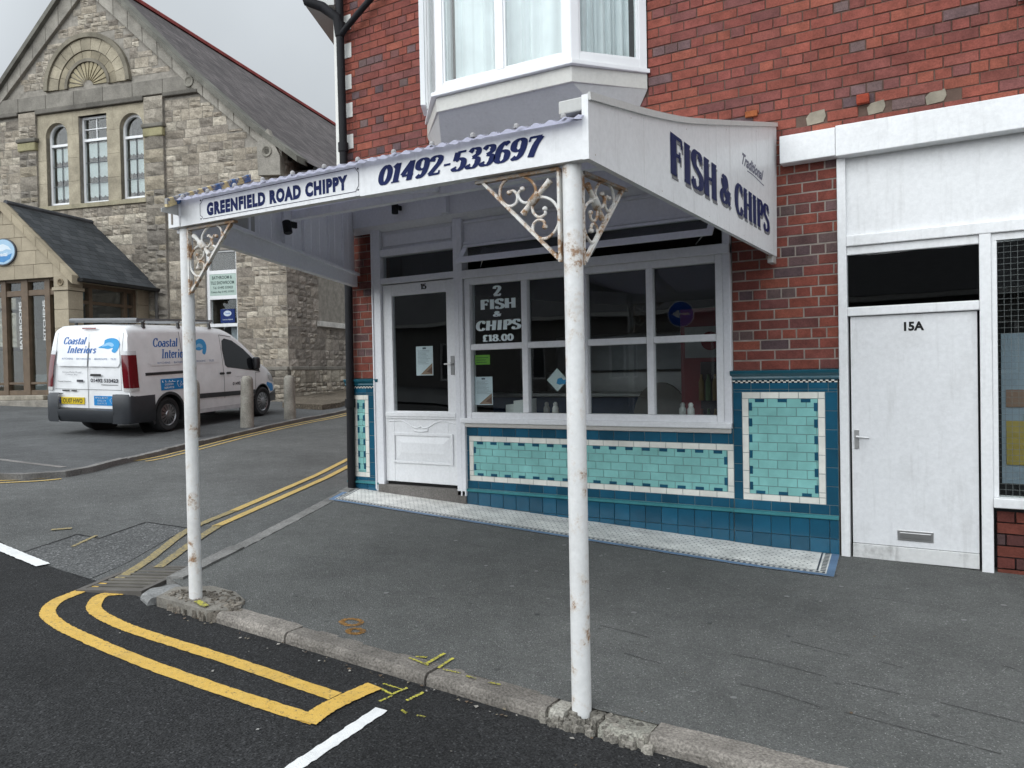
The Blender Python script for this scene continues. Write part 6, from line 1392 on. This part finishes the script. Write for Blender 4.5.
for s in (1, -1):
    mb = MB(); s_patch(mb, WINP, .004, (.012, .014, .017), s, 16, 8); sw1 = mb.build('side_window', M['car_glass'], van, smooth=60)
    mb = MB()                     # pressed panel, door gaps
    def gap_line(p, q, wd=.011): 
        L_ = math.hypot(q[0] - p[0], q[1] - p[1]); nx_, nz_ = -(q[1] - p[1]) / L_ * wd / 2, (q[0] - p[0]) / L_ * wd / 2; k = 8
        for i in range(k):
            a = [p[d] + (q[d] - p[d]) * i / k for d in (0, 1)]; b = [p[d] + (q[d] - p[d]) * (i + 1) / k for d in (0, 1)]
            mb.face([v_side(a[0] - nx_, a[1] - nz_, .002, s), v_side(b[0] - nx_, b[1] - nz_, .002, s), v_side(b[0] + nx_, b[1] + nz_, .002, s), v_side(a[0] + nx_, a[1] + nz_, .002, s)], GAP)
    for p, q in (((2.57, 1.74), (2.575, .34)), ((1.40, 1.80), (1.40, .36)), ((1.40, .34), (2.57, .34)), ((3.66, .95), (3.62, .40)), ((3.62, .40), (2.58, .34)), ((2.57, 1.74), (2.95, 1.70)), ((3.66, .95), (3.86, .95))): gap_line(p, q)
    for rr, cc in ((rounded(.50, 2.47, 1.20, 1.775, .08), (.50, .51, .53)),):
        for p, q in zip(rr, rr[1:] + rr[:1]): gap_line(p, q, .012) if False else None
    mb.build('door_gap', M['plastic'], van)
    mb = MB(); PAN = rounded(.50, 1.36, 1.20, 1.775, .08); s_patch(mb, PAN, .006, VW, s, 10, 6); mb.build('pressed_panel', M['carpaint'], van, smooth=30); mb = MB(); s_patch(mb, rounded(1.44, 2.47, 1.20, 1.77, .08), .006, VW, s, 10, 6); mb.build('pressed_panel', M['carpaint'], van, smooth=30)
    mb = MB(); s_patch(mb, [(.40, 1.035), (.40, 1.085), (1.42, 1.085), (1.42, 1.035)], .004, (.015, .016, .017), s, 1, 6); mb.build('door_rail', M['plastic'], van)
    mb = MB(); s_patch(mb, [(1.40, .51), (1.40, .635), (3.60, .62), (3.60, .50)], .018, (.025, .027, .03), s, 3, 10); mb.build('rubbing_strip', M['plastic'], van); mb = MB(); s_patch(mb, [(.0 + 1.36, .255), (1.36, .33), (3.55, .33), (3.55, .255)], .012, (.55, .55, .56), s, 2, 10); mb.build('sill_panel', M['plastic'], van)
    for l0 in (2.43, 2.64): mb = MB(); s_patch(mb, rounded(l0, l0 + .16, .955, 1.0, .02), .014, (.02, .02, .02), s, 3, 3); mb.build('door_handle', M['plastic'], van)
    for l, nm in ((.965, 'wheel'), (3.92, 'wheel')):
        mb = MB(); prof = [(.19, .02), (.215, -.002), (.275, -.012), (.302, .006), (.315, .04), (.317, .10), (.315, .16), (.302, .195), (.275, .21), (.2, .20)]
        y = -s * (W_ - .015); mb.lathe((l, y, .312), (0, s, 0), prof, 36, (.018, .018, .019)); wheel = mb.build('wheel', M['rubber'], van, smooth=40)
        mb = MB(); mb.lathe((l, y, .312), (0, s, 0), [(.205, .012), (.20, -.004), (.185, .012), (.07, .0), (.06, -.012), (.02, -.016)], 36, (.30, .30, .31))
        o = mb.build('hub_cap', M['metal'], wheel, smooth=40)
        mb = MB()
        for k in range(14):
            t0 = 2 * math.pi * k / 14; P_ = lambda r_, t: (l + r_ * math.cos(t), y - s * .0, .312 + r_ * math.sin(t))
            dy = -s * (-.006)
            mb.face([(P_(.085, t0 - .05)[0], y + s * -.008, P_(.085, t0 - .05)[2]), (P_(.175, t0 - .07)[0], y + s * .002, P_(.175, t0 - .07)[2]), (P_(.175, t0 + .07)[0], y + s * .002, P_(.175, t0 + .07)[2]), (P_(.085, t0 + .05)[0], y + s * -.008, P_(.085, t0 + .05)[2])], (.02, .02, .02))
        mb.build('hub_slot', M['plastic'], o)
    for l in (.965, 3.92):        # dark arch liner and lip
        mb = MB(); k = 26
        for i in range(k):
            t0, t1 = R(-18 + 216 * i / k), R(-18 + 216 * (i + 1) / k); A_ = lambda t, r_, o_: v_side(l + r_ * math.cos(t), .30 + r_ * math.sin(t), o_, s)
            a, b, c_, d = A_(t0, .375, .010), A_(t1, .375, .010), A_(t1, .425 if l < 2 else .395, .010), A_(t0, .425 if l < 2 else .395, .010); mb.face([a, b, c_, d], (.022, .024, .027))
            e = [(p[0], -s * .55, p[2]) for p in (a, b)]; mb.face([a, b, e[1], e[0]], (.015, .015, .016))
        mb.face([(l + .40 * math.cos(R(x)), -s * .55, .30 + .40 * math.sin(R(x))) for x in range(0, 360, 20)], (.012, .012, .012)); mb.build('wheel_arch', M['plastic'], van)
    mb = MB(); x0, yv, z0 = v_side(3.62, 1.03, 0, s); mb.lathe((x0, yv - s * .03, z0 + .12), (0, 0, 1), [(.04, -.13), (.075, -.10), (.085, .0), (.075, .10), (.04, .13)], 14, (.02, .02, .022)); mb.beam((x0, yv + s * .03, z0), (x0, yv - s * .03, z0), .05, .05, (.02, .02, .02)); mr_ = mb.build('wing_mirror', M['plastic'], van, smooth=40)
    mr_.data.transform(Matrix.Translation((x0, yv - s * .06, z0)) @ Matrix.Scale(1.0, 4) @ Matrix.Translation((-x0, -yv + s * .03, -z0)))
    # tail lamp wraps the corner
    path = [(.22, W_ + .010), (.12, W_ + .006), (.045, W_ - .004), (.014, W_ - .03), (.012, W_ - .135)]
    def lamp(z0, z1, c, name, mat):
        mb = MB(); nzz = 5
        for i in range(nzz):
            a, b = z0 + (z1 - z0) * i / nzz, z0 + (z1 - z0) * (i + 1) / nzz
            def pp(q, z): 
                sh = v_rear(z) - .03; return (q[0] + sh * (1 if q[0] < .15 else .5), -s * (q[1] - (W_ - v_half(.5, z))), z)
            for p, q in zip(path, path[1:]): mb.face([pp(p, a), pp(q, a), pp(q, b), pp(p, b)], c)
        for (z, dz) in ((z0, 0), (z1, 0)): pass
        return mb.build(name, mat, van, smooth=50)
    o = lamp(.84, 1.40, (.12, .004, .009), 'tail_light', M['lens']); o2 = lamp(1.402, 1.47, (.55, .55, .56), 'tail_light', M['lens']); o3 = lamp(.78, .838, (.55, .54, .53), 'tail_light', M['lens'])
    for q in (o2, o3): q.name = 'clear_lens'; q.parent = o
    mb = MB(); P_ = [(.215, W_ + .012)]; 
    for (z0, z1, w0, w1) in ((1.0, 1.28, .745, .80),): r_patch(mb, s * w0, s * w1, z0, z1, .008, (.10, .02, .03))
    q = mb.build('reflector', M['lens'], o)
# rear bumper: low bar with tall corners
mb = MB(); DB = (.028, .031, .036)
def bump_path(z, low):
    o = [(.60, W_ + .022), (.15, W_ + .022), (.04, W_ + .015), (-.01, W_ - .02), (-.045, W_ - .14), (-.06, W_ - .30)]
    return o
def loft(paths, c, mb):
    n = len(paths[0]); v = [p for q in paths for p in q]; f = [(i * n + k, i * n + k + 1, (i + 1) * n + k + 1, (i + 1) * n + k) for i in range(len(paths) - 1) for k in range(n - 1)]; mb.poly(v, f, c)
for s in (1, -1):
    lv = [(.235, .97, -.0), (.27, 1, 0), (.50, 1, 0), (.68, .995, 0), (.735, .975, .03)]
    loft([[(l + dl, -s * y * k, z) for l, y in bump_path(z, 0)] for z, k, dl in lv], DB, mb)
    mb.face([(.64, -s * (W_ + .0), .735), (.06, -s * (W_ - .02), .735), (.0, -s * (W_ - .2), .735), (.0, -s * (W_ - .30), .735), (.1, -s * (W_ - .32), .735), (.2, -s * (W_ - .06), .735)], DB)
lv = [(.24, 0.0), (.28, -.03), (.40, -.065), (.455, -.06), (.475, -.02), (.478, .04)]
loft([[(dl, -y, z) for y in (W_ - .28, .4, 0, -.4, -(W_ - .28))] for z, dl in lv], DB, mb)
mb.build('rear_bumper', M['plastic'], van, smooth=50)
# rear doors: window pressing, gap, handle, plate and writing
mb = MB(); pr = rounded(-.66, .66, 1.20, 1.76, .08)
for sgn in (1, -1):
    rows = 10
    for i in range(rows):
        z0, z1 = 1.20 + .56 * i / rows, 1.20 + .56 * (i + 1) / rows; wd = lambda z: .69 - .08 * (z - 1.2) / .56 - (.05 * max(0, (abs(z - 1.48) - .20) / .08) ** 2)
        mb.face([r_pt(sgn * .018, z0, .007), r_pt(sgn * wd(z0), z0, .007), r_pt(sgn * wd(z1), z1, .007), r_pt(sgn * .018, z1, .007)], VW)
mb.build('door_pressing', M['carpaint'], van, smooth=30)
mb = MB(); r_patch(mb, -.005, .005, .48, 1.82, .003, GAP, 10)
for z in (.80, .475): r_patch(mb, -.72, .72, z, z + .007, .003, GAP, 1)
for w0 in (-.705, .70): r_patch(mb, w0, w0 + .006, .80, 1.78, .003, GAP, 8)
mb.build('rear_door_gap', M['plastic'], van)
mb = MB(); r_patch(mb, -.15, .15, 1.838, 1.868, .05, (.14, .01, .02), 1); mb.build('brake_light', M['lens'], van)
mb = MB(); r_patch(mb, .06, .29, 1.035, 1.075, .012, (.02, .02, .02), 2); mb.build('rear_handle', M['plastic'], van); mb = MB(); r_patch(mb, -.56, -.40, .765, .79, .01, (.05, .05, .05), 1); mb.build('plate_lamp', M['plastic'], van); mb = MB(); r_patch(mb, -.36, -.24, .765, .79, .01, (.05, .05, .05), 1); mb.build('plate_lamp', M['plastic'], van)
mb = MB(); mb.box(RAW, .012, .026, .08, .62, .545, .665, (.62, .46, .03)); plate = mb.build('number_plate', M['vinyl'], van, .004)
RP = lambda off: (lambda w_, z, k=0: (v_rear(z) - off - .0002 * (k % 6), -w_, z))
mb = MB(); put_text(mb, sans_text('OU07 HWO', .02), (-.54, -.12, .565, .645), lambda w_, z, k=0: (.0105, -w_, z), (.012, .012, .012)); mb.face([(.011, .618, .55), (.011, .585, .55), (.011, .585, .66), (.011, .618, .66)], (.02, .05, .25)); mb.build('lettering', M['ink'], plate)
BLUE = (.035, .14, .42); SKYB = (.06, .33, .65)
mb = MB()
put_text(mb, serif_text('Coastal', .17, .08, .03), (-.55, -.06, 1.575, 1.705), RP(.0105), BLUE, .22); put_text(mb, serif_text('Interiors', .17, .08, .03), (-.46, .17, 1.425, 1.55), RP(.0105), BLUE, .22)
put_text(mb, sans_text('KITCHENS  ·  BATHROOMS  ·  BEDROOMS  ·  TILES', .0), (-.56, .60, 1.315, 1.345), RP(.0105), (.12, .2, .36))
def wave_logo(place, c0, c1, a0, a1, z0, z1):
    sx_, sz_ = a1 - a0, z1 - z0; f_ = lambda x, z: place(a0 + x * sx_, z0 + z * sz_)
    blob = spline([(.08, .42), (.30, .60), (.34, .85), (.60, .96), (.86, .88), (.98, .62), (.92, .30), (.80, .12), (.66, .22), (.70, .40), (.50, .34), (.30, .38)], 5, True)
    for t in tessellate_polygon([[Vector((x, z, 0)) for x, z in blob]]): mb.face([f_(*blob[i]) for i in t], c0)
    curl = spline([(.22, .48), (.42, .68), (.62, .70), (.74, .56), (.66, .46), (.50, .54), (.36, .50)], 4, True); place2 = lambda x, z: place(a0 + x * sx_, z0 + z * sz_, 4)
    for t in tessellate_polygon([[Vector((x, z, 0)) for x, z in curl]]): mb.face([place2(*curl[i]) for i in t], c1)
wave_logo(RP(.0105), SKYB, (.30, .55, .78), .17, .66, 1.40, 1.70)
put_text(mb, sans_text('Greenfield Road', 0), (-.55, -.14, 1.085, 1.115), RP(.006), (.2, .2, .22)); put_text(mb, sans_text('Colwyn Bay', 0), (-.48, -.22, 1.04, 1.068), RP(.006), (.2, .2, .22))
put_text(mb, sans_text('Coastal Interiors', .02), (-.66, -.36, .925, .95), RP(.006), (.12, .12, .13))
put_text(mb, sans_text('01492 533423', .03), (.06, .64, .93, .995), RP(.006), (.04, .04, .05)); r_patch(mb, .28, .64, .885, .895, .0055, (.1, .1, .1), 1)
r_patch(mb, -.24, -.10, .93, .97, .006, (.08, .08, .09), 1)
mb.build('rear_lettering', M['vinyl'], van)
def sticker(place, a0, a1, z0, z1, parent):
    global mb
    mb = MB(); mb.face([place(a0, z0), place(a1, z0), place(a1, z1), place(a0, z1)], (.02, .22, .52)); o = mb.build('blue_sticker', M['vinyl'], van)
    mb = MB(); h = z1 - z0; w_ = a1 - a0; WL_ = (.70, .74, .78); up_ = lambda x, z, k=0: place(x, z, 6)
    for i, s in enumerate(('FREE', 'DESIGN', 'SERVICE')): put_text(mb, sans_text(s, .03), (a0 + w_ * (.06, .16, .13)[i], a0 + w_ * (.62, .52, .56)[i], z1 - h * (.30 + i * .29), z1 - h * (.12 + i * .29)), up_, WL_)
    lp = spline([(.72, .62), (.80, .78), (.88, .62), (.82, .42), (.94, .30), (.98, .50), (.90, .44), (.80, .20), (.74, .40)], 4, True); q = offset_path(lp, .02)
    for i in range(len(lp) - 1): mb.face([up_(a0 + w_ * lp[i][0], z0 + h * lp[i][1]), up_(a0 + w_ * lp[i + 1][0], z0 + h * lp[i + 1][1]), up_(a0 + w_ * q[i + 1][0], z0 + h * q[i + 1][1]), up_(a0 + w_ * q[i][0], z0 + h * q[i][1])], WL_)
    mb.build('lettering', M['ink'], o)
sticker(RP(.007), .12, .60, .535, .70, van)
SP = lambda off: (lambda l, z, k=0: v_side(l, z, off + .0002 * (k % 8), 1))
sticker(SP(.006), .76, 1.36, .755, .955, van)
mb = MB()
put_text(mb, serif_text('Coastal', .17, .08, .03), (.68, 1.34, 1.525, 1.685), SP(.0085), BLUE, .22); put_text(mb, serif_text('Interiors', .17, .08, .03), (.85, 1.60, 1.32, 1.485), SP(.0085), BLUE, .22)
put_text(mb, sans_text('KITCHENS  ·  BATHROOMS  ·  BEDROOMS  ·  TILES', .0), (.73, 2.30, 1.225, 1.262), SP(.0085), (.12, .2, .36))
wave_logo(SP(.0085), SKYB, (.30, .55, .78), 1.68, 2.14, 1.32, 1.68)
put_text(mb, sans_text('Coastal Interiors', 0), (2.95, 3.35, .885, .905), SP(.003), (.2, .2, .22)); put_text(mb, sans_text('Colwyn Bay', 0), (3.05, 3.30, .845, .865), SP(.003), (.2, .2, .22)); put_text(mb, sans_text('01492 533423', .03), (2.84, 3.44, .72, .785), SP(.003), (.04, .04, .05))
s_patch(mb, [(4.12, .66), (4.16, .72), (4.40, .70), (4.55, .62), (4.55, .50), (4.34, .50), (4.27, .58)], .004, (.05, .25, .55), 1, 4, 4)
mb.build('side_lettering', M['vinyl'], van)
# front: windscreen, lamps, bumper
mb = MB()
for i in range(6):
    l0, l1 = 3.04 + .92 * i / 6, 3.04 + .92 * (i + 1) / 6
    for k in range(8):
        y0, y1 = [-.62 + 1.24 * q / 8 for q in (k, k + 1)]; zz = lambda l, y: v_roof(l) + .018 * (1 - abs(y) / .8) + .006
        mb.face([(l0, y0, zz(l0, y0)), (l0, y1, zz(l0, y1)), (l1, y1, zz(l1, y1)), (l1, y0, zz(l1, y0))], (.02, .025, .03))
mb.build('windscreen', M['glaze'], van, smooth=60)
for s in (1, -1):
    mb = MB(); s_patch(mb, [(4.20, .76), (4.22, .92), (4.40, .90), (4.60, .76), (4.60, .68)], .006, (.5, .52, .54), s, 4, 4); mb.build('headlight', M['lens'], van)
mb = MB()
for s in (1, -1): s_patch(mb, [(4.24, .28), (4.30, .50), (4.74, .52), (4.755, .40), (4.73, .28)], .02, DB, s, 4, 6)
mb.box(RAW, 4.70, 4.80, -.55, .55, .28, .50, DB); mb.build('front_bumper', M['plastic'], van)
# roof rack
mb = MB(); RK = (.16, .165, .17)
mb.tube([(.42, .72, 1.995), (.42, -.74, 1.995)], .042, 12, RK)
rack = mb.build('rear_roller', M['plastic'], van, smooth=40); rack.name = 'roof_rack'
mb = MB()
for l in (.55, 1.45, 2.35): mb.box(RAW, l - .025, l + .025, -.76, .76, 1.965, 1.995, RK)
for y in (-.70, .70): mb.box(RAW, .40, 2.5, y - .015, y + .015, 1.998, 2.03, RK)
for l in (.55, 1.45, 2.35):
    for y in (-.74, .74): mb.hexa([(l - .03, y - .02, 1.86), (l + .03, y - .02, 1.86), (l + .03, y + .02, 1.86), (l - .03, y + .02, 1.86), (l - .02, y * .98 - .015, 1.97), (l + .02, y * .98 - .015, 1.97), (l + .02, y * .98 + .015, 1.97), (l - .02, y * .98 + .015, 1.97)], (.04, .04, .04))
mb.build('cross_bar', M['plastic'], rack)

# ================================================================== BOLLARDS
mb = MB(); mb.lathe((0, 0, -.1), (0, 0, 1), [(.125, 0), (.120, .4), (.112, .95), (.105, 1.02), (.085, 1.065), (.05, 1.085), (.0, 1.09)], 20, (.30, .285, .25))
b0 = mb.build('bollard', M['concrete'], smooth=40)
BL = [(-11.557, 8.416, 'concrete bollard half hidden behind the left canopy post', 1.), (-11.92, 9.87, 'concrete bollard standing in front of the van bonnet', .99), (-12.29, 11.28, 'weathered concrete bollard farthest up the side road by the stone corner', .92)]
for i, (x, y, lb, k) in enumerate(BL):
    o = b0 if i == 0 else b0.copy()
    if i: col.objects.link(o)
    o.location = (x, y, gz(x, y)); o.scale = (1, 1, k); o.rotation_euler = (R(U(-1.5, 1.5)), R(U(-1.5, 1.5)), U(0, 6)); tag(o, lb, 'bollard', 'concrete bollards along the side road kerb')

# ================================================================== THE OTHER SIDE OF THE STREET (seen in the shop glass)
T = Fr((-3, -14.0), (-1, 0), (0, 1))
ter = thing('terraced_houses', 'low grey rendered terrace across the street, seen only reflected in glass', 'building', (-3, -14.0, gz(-3, -14.0)))
mb = MB(); ops = [(a, a + 1.2, 1.2, 2.8) for a in (-12, -8, -4, 0, 4, 8, 12, 16, 20)]
backing(mb, T, -14, 25, -.3, 3.6, ops, -.3, 0, (.20, .19, .18)); mb.box(T, -14, 25, -8, -7.7, -.3, 3.6, (.3, .3, .3)); mb.box(T, -14, 25, -.5, .35, 3.55, 3.7, (.6, .6, .58)); mb.build('wall', M['brick'], ter)
mb = MB(); mb.poly([T.pt(-14, .3, 3.72), T.pt(25, .3, 3.72), T.pt(25, -4, 5.6), T.pt(-14, -4, 5.6), T.pt(25, -8, 3.7), T.pt(-14, -8, 3.7)], [(0, 1, 2, 3), (3, 2, 4, 5), (1, 4, 2), (0, 3, 5)], (.09, .09, .095)); mb.build('roof', M['concrete'], ter)
for o in ops:
    mb = MB(); frame_rect(mb, T, o[0], o[1], o[2], o[3], .08, -.15, -.08, WHITE); mb.box(T, o[0] + .56, o[0] + .64, -.14, -.09, o[2] + .08, o[3] - .08, WHITE); q = mb.build('window', M['white'], ter)
    mb = MB(); mb.box(T, o[0] + .05, o[1] - .05, -.13, -.125, o[2] + .05, o[3] - .05, (.03, .035, .04)); mb.build('pane', M['glaze'], q)

t = thing('road_sign', 'round blue arrow sign on a grey pole, mirrored in the big shop window', 'sign', (-5.6, -3.2, gz(-5.6, -3.2)))
mb = MB(); mb.tube([(-5.6, -3.26, gz(-5.6, -3.2) - .05), (-5.6, -3.26, 3.05)], .038, 10, (.35, .36, .36)); mb.build('pole', M['metal'], t)
SF = Fr((-5.6, -3.2), (-1, 0), (0, 1)); disc = lambda r_, k=36: [(r_ * math.cos(2 * math.pi * i / k), 2.72 + r_ * math.sin(2 * math.pi * i / k)) for i in range(k)]
mb = MB(); mb.prism(SF, disc(.30), -.01, .0, (.75, .76, .77)); d_ = mb.build('disc', M['vinyl'], t)
mb = MB(); mb.prism(SF, disc(.28), .0005, .002, (.02, .10, .50)); mb.build('face', M['vinyl'], d_)
mb = MB(); mb.prism(SF, [(-.19, 2.695), (.03, 2.695), (.03, 2.62), (.20, 2.72), (.03, 2.82), (.03, 2.745), (-.19, 2.745)], .0022, .0035, (.78, .79, .8)); mb.build('arrow', M['vinyl'], d_)
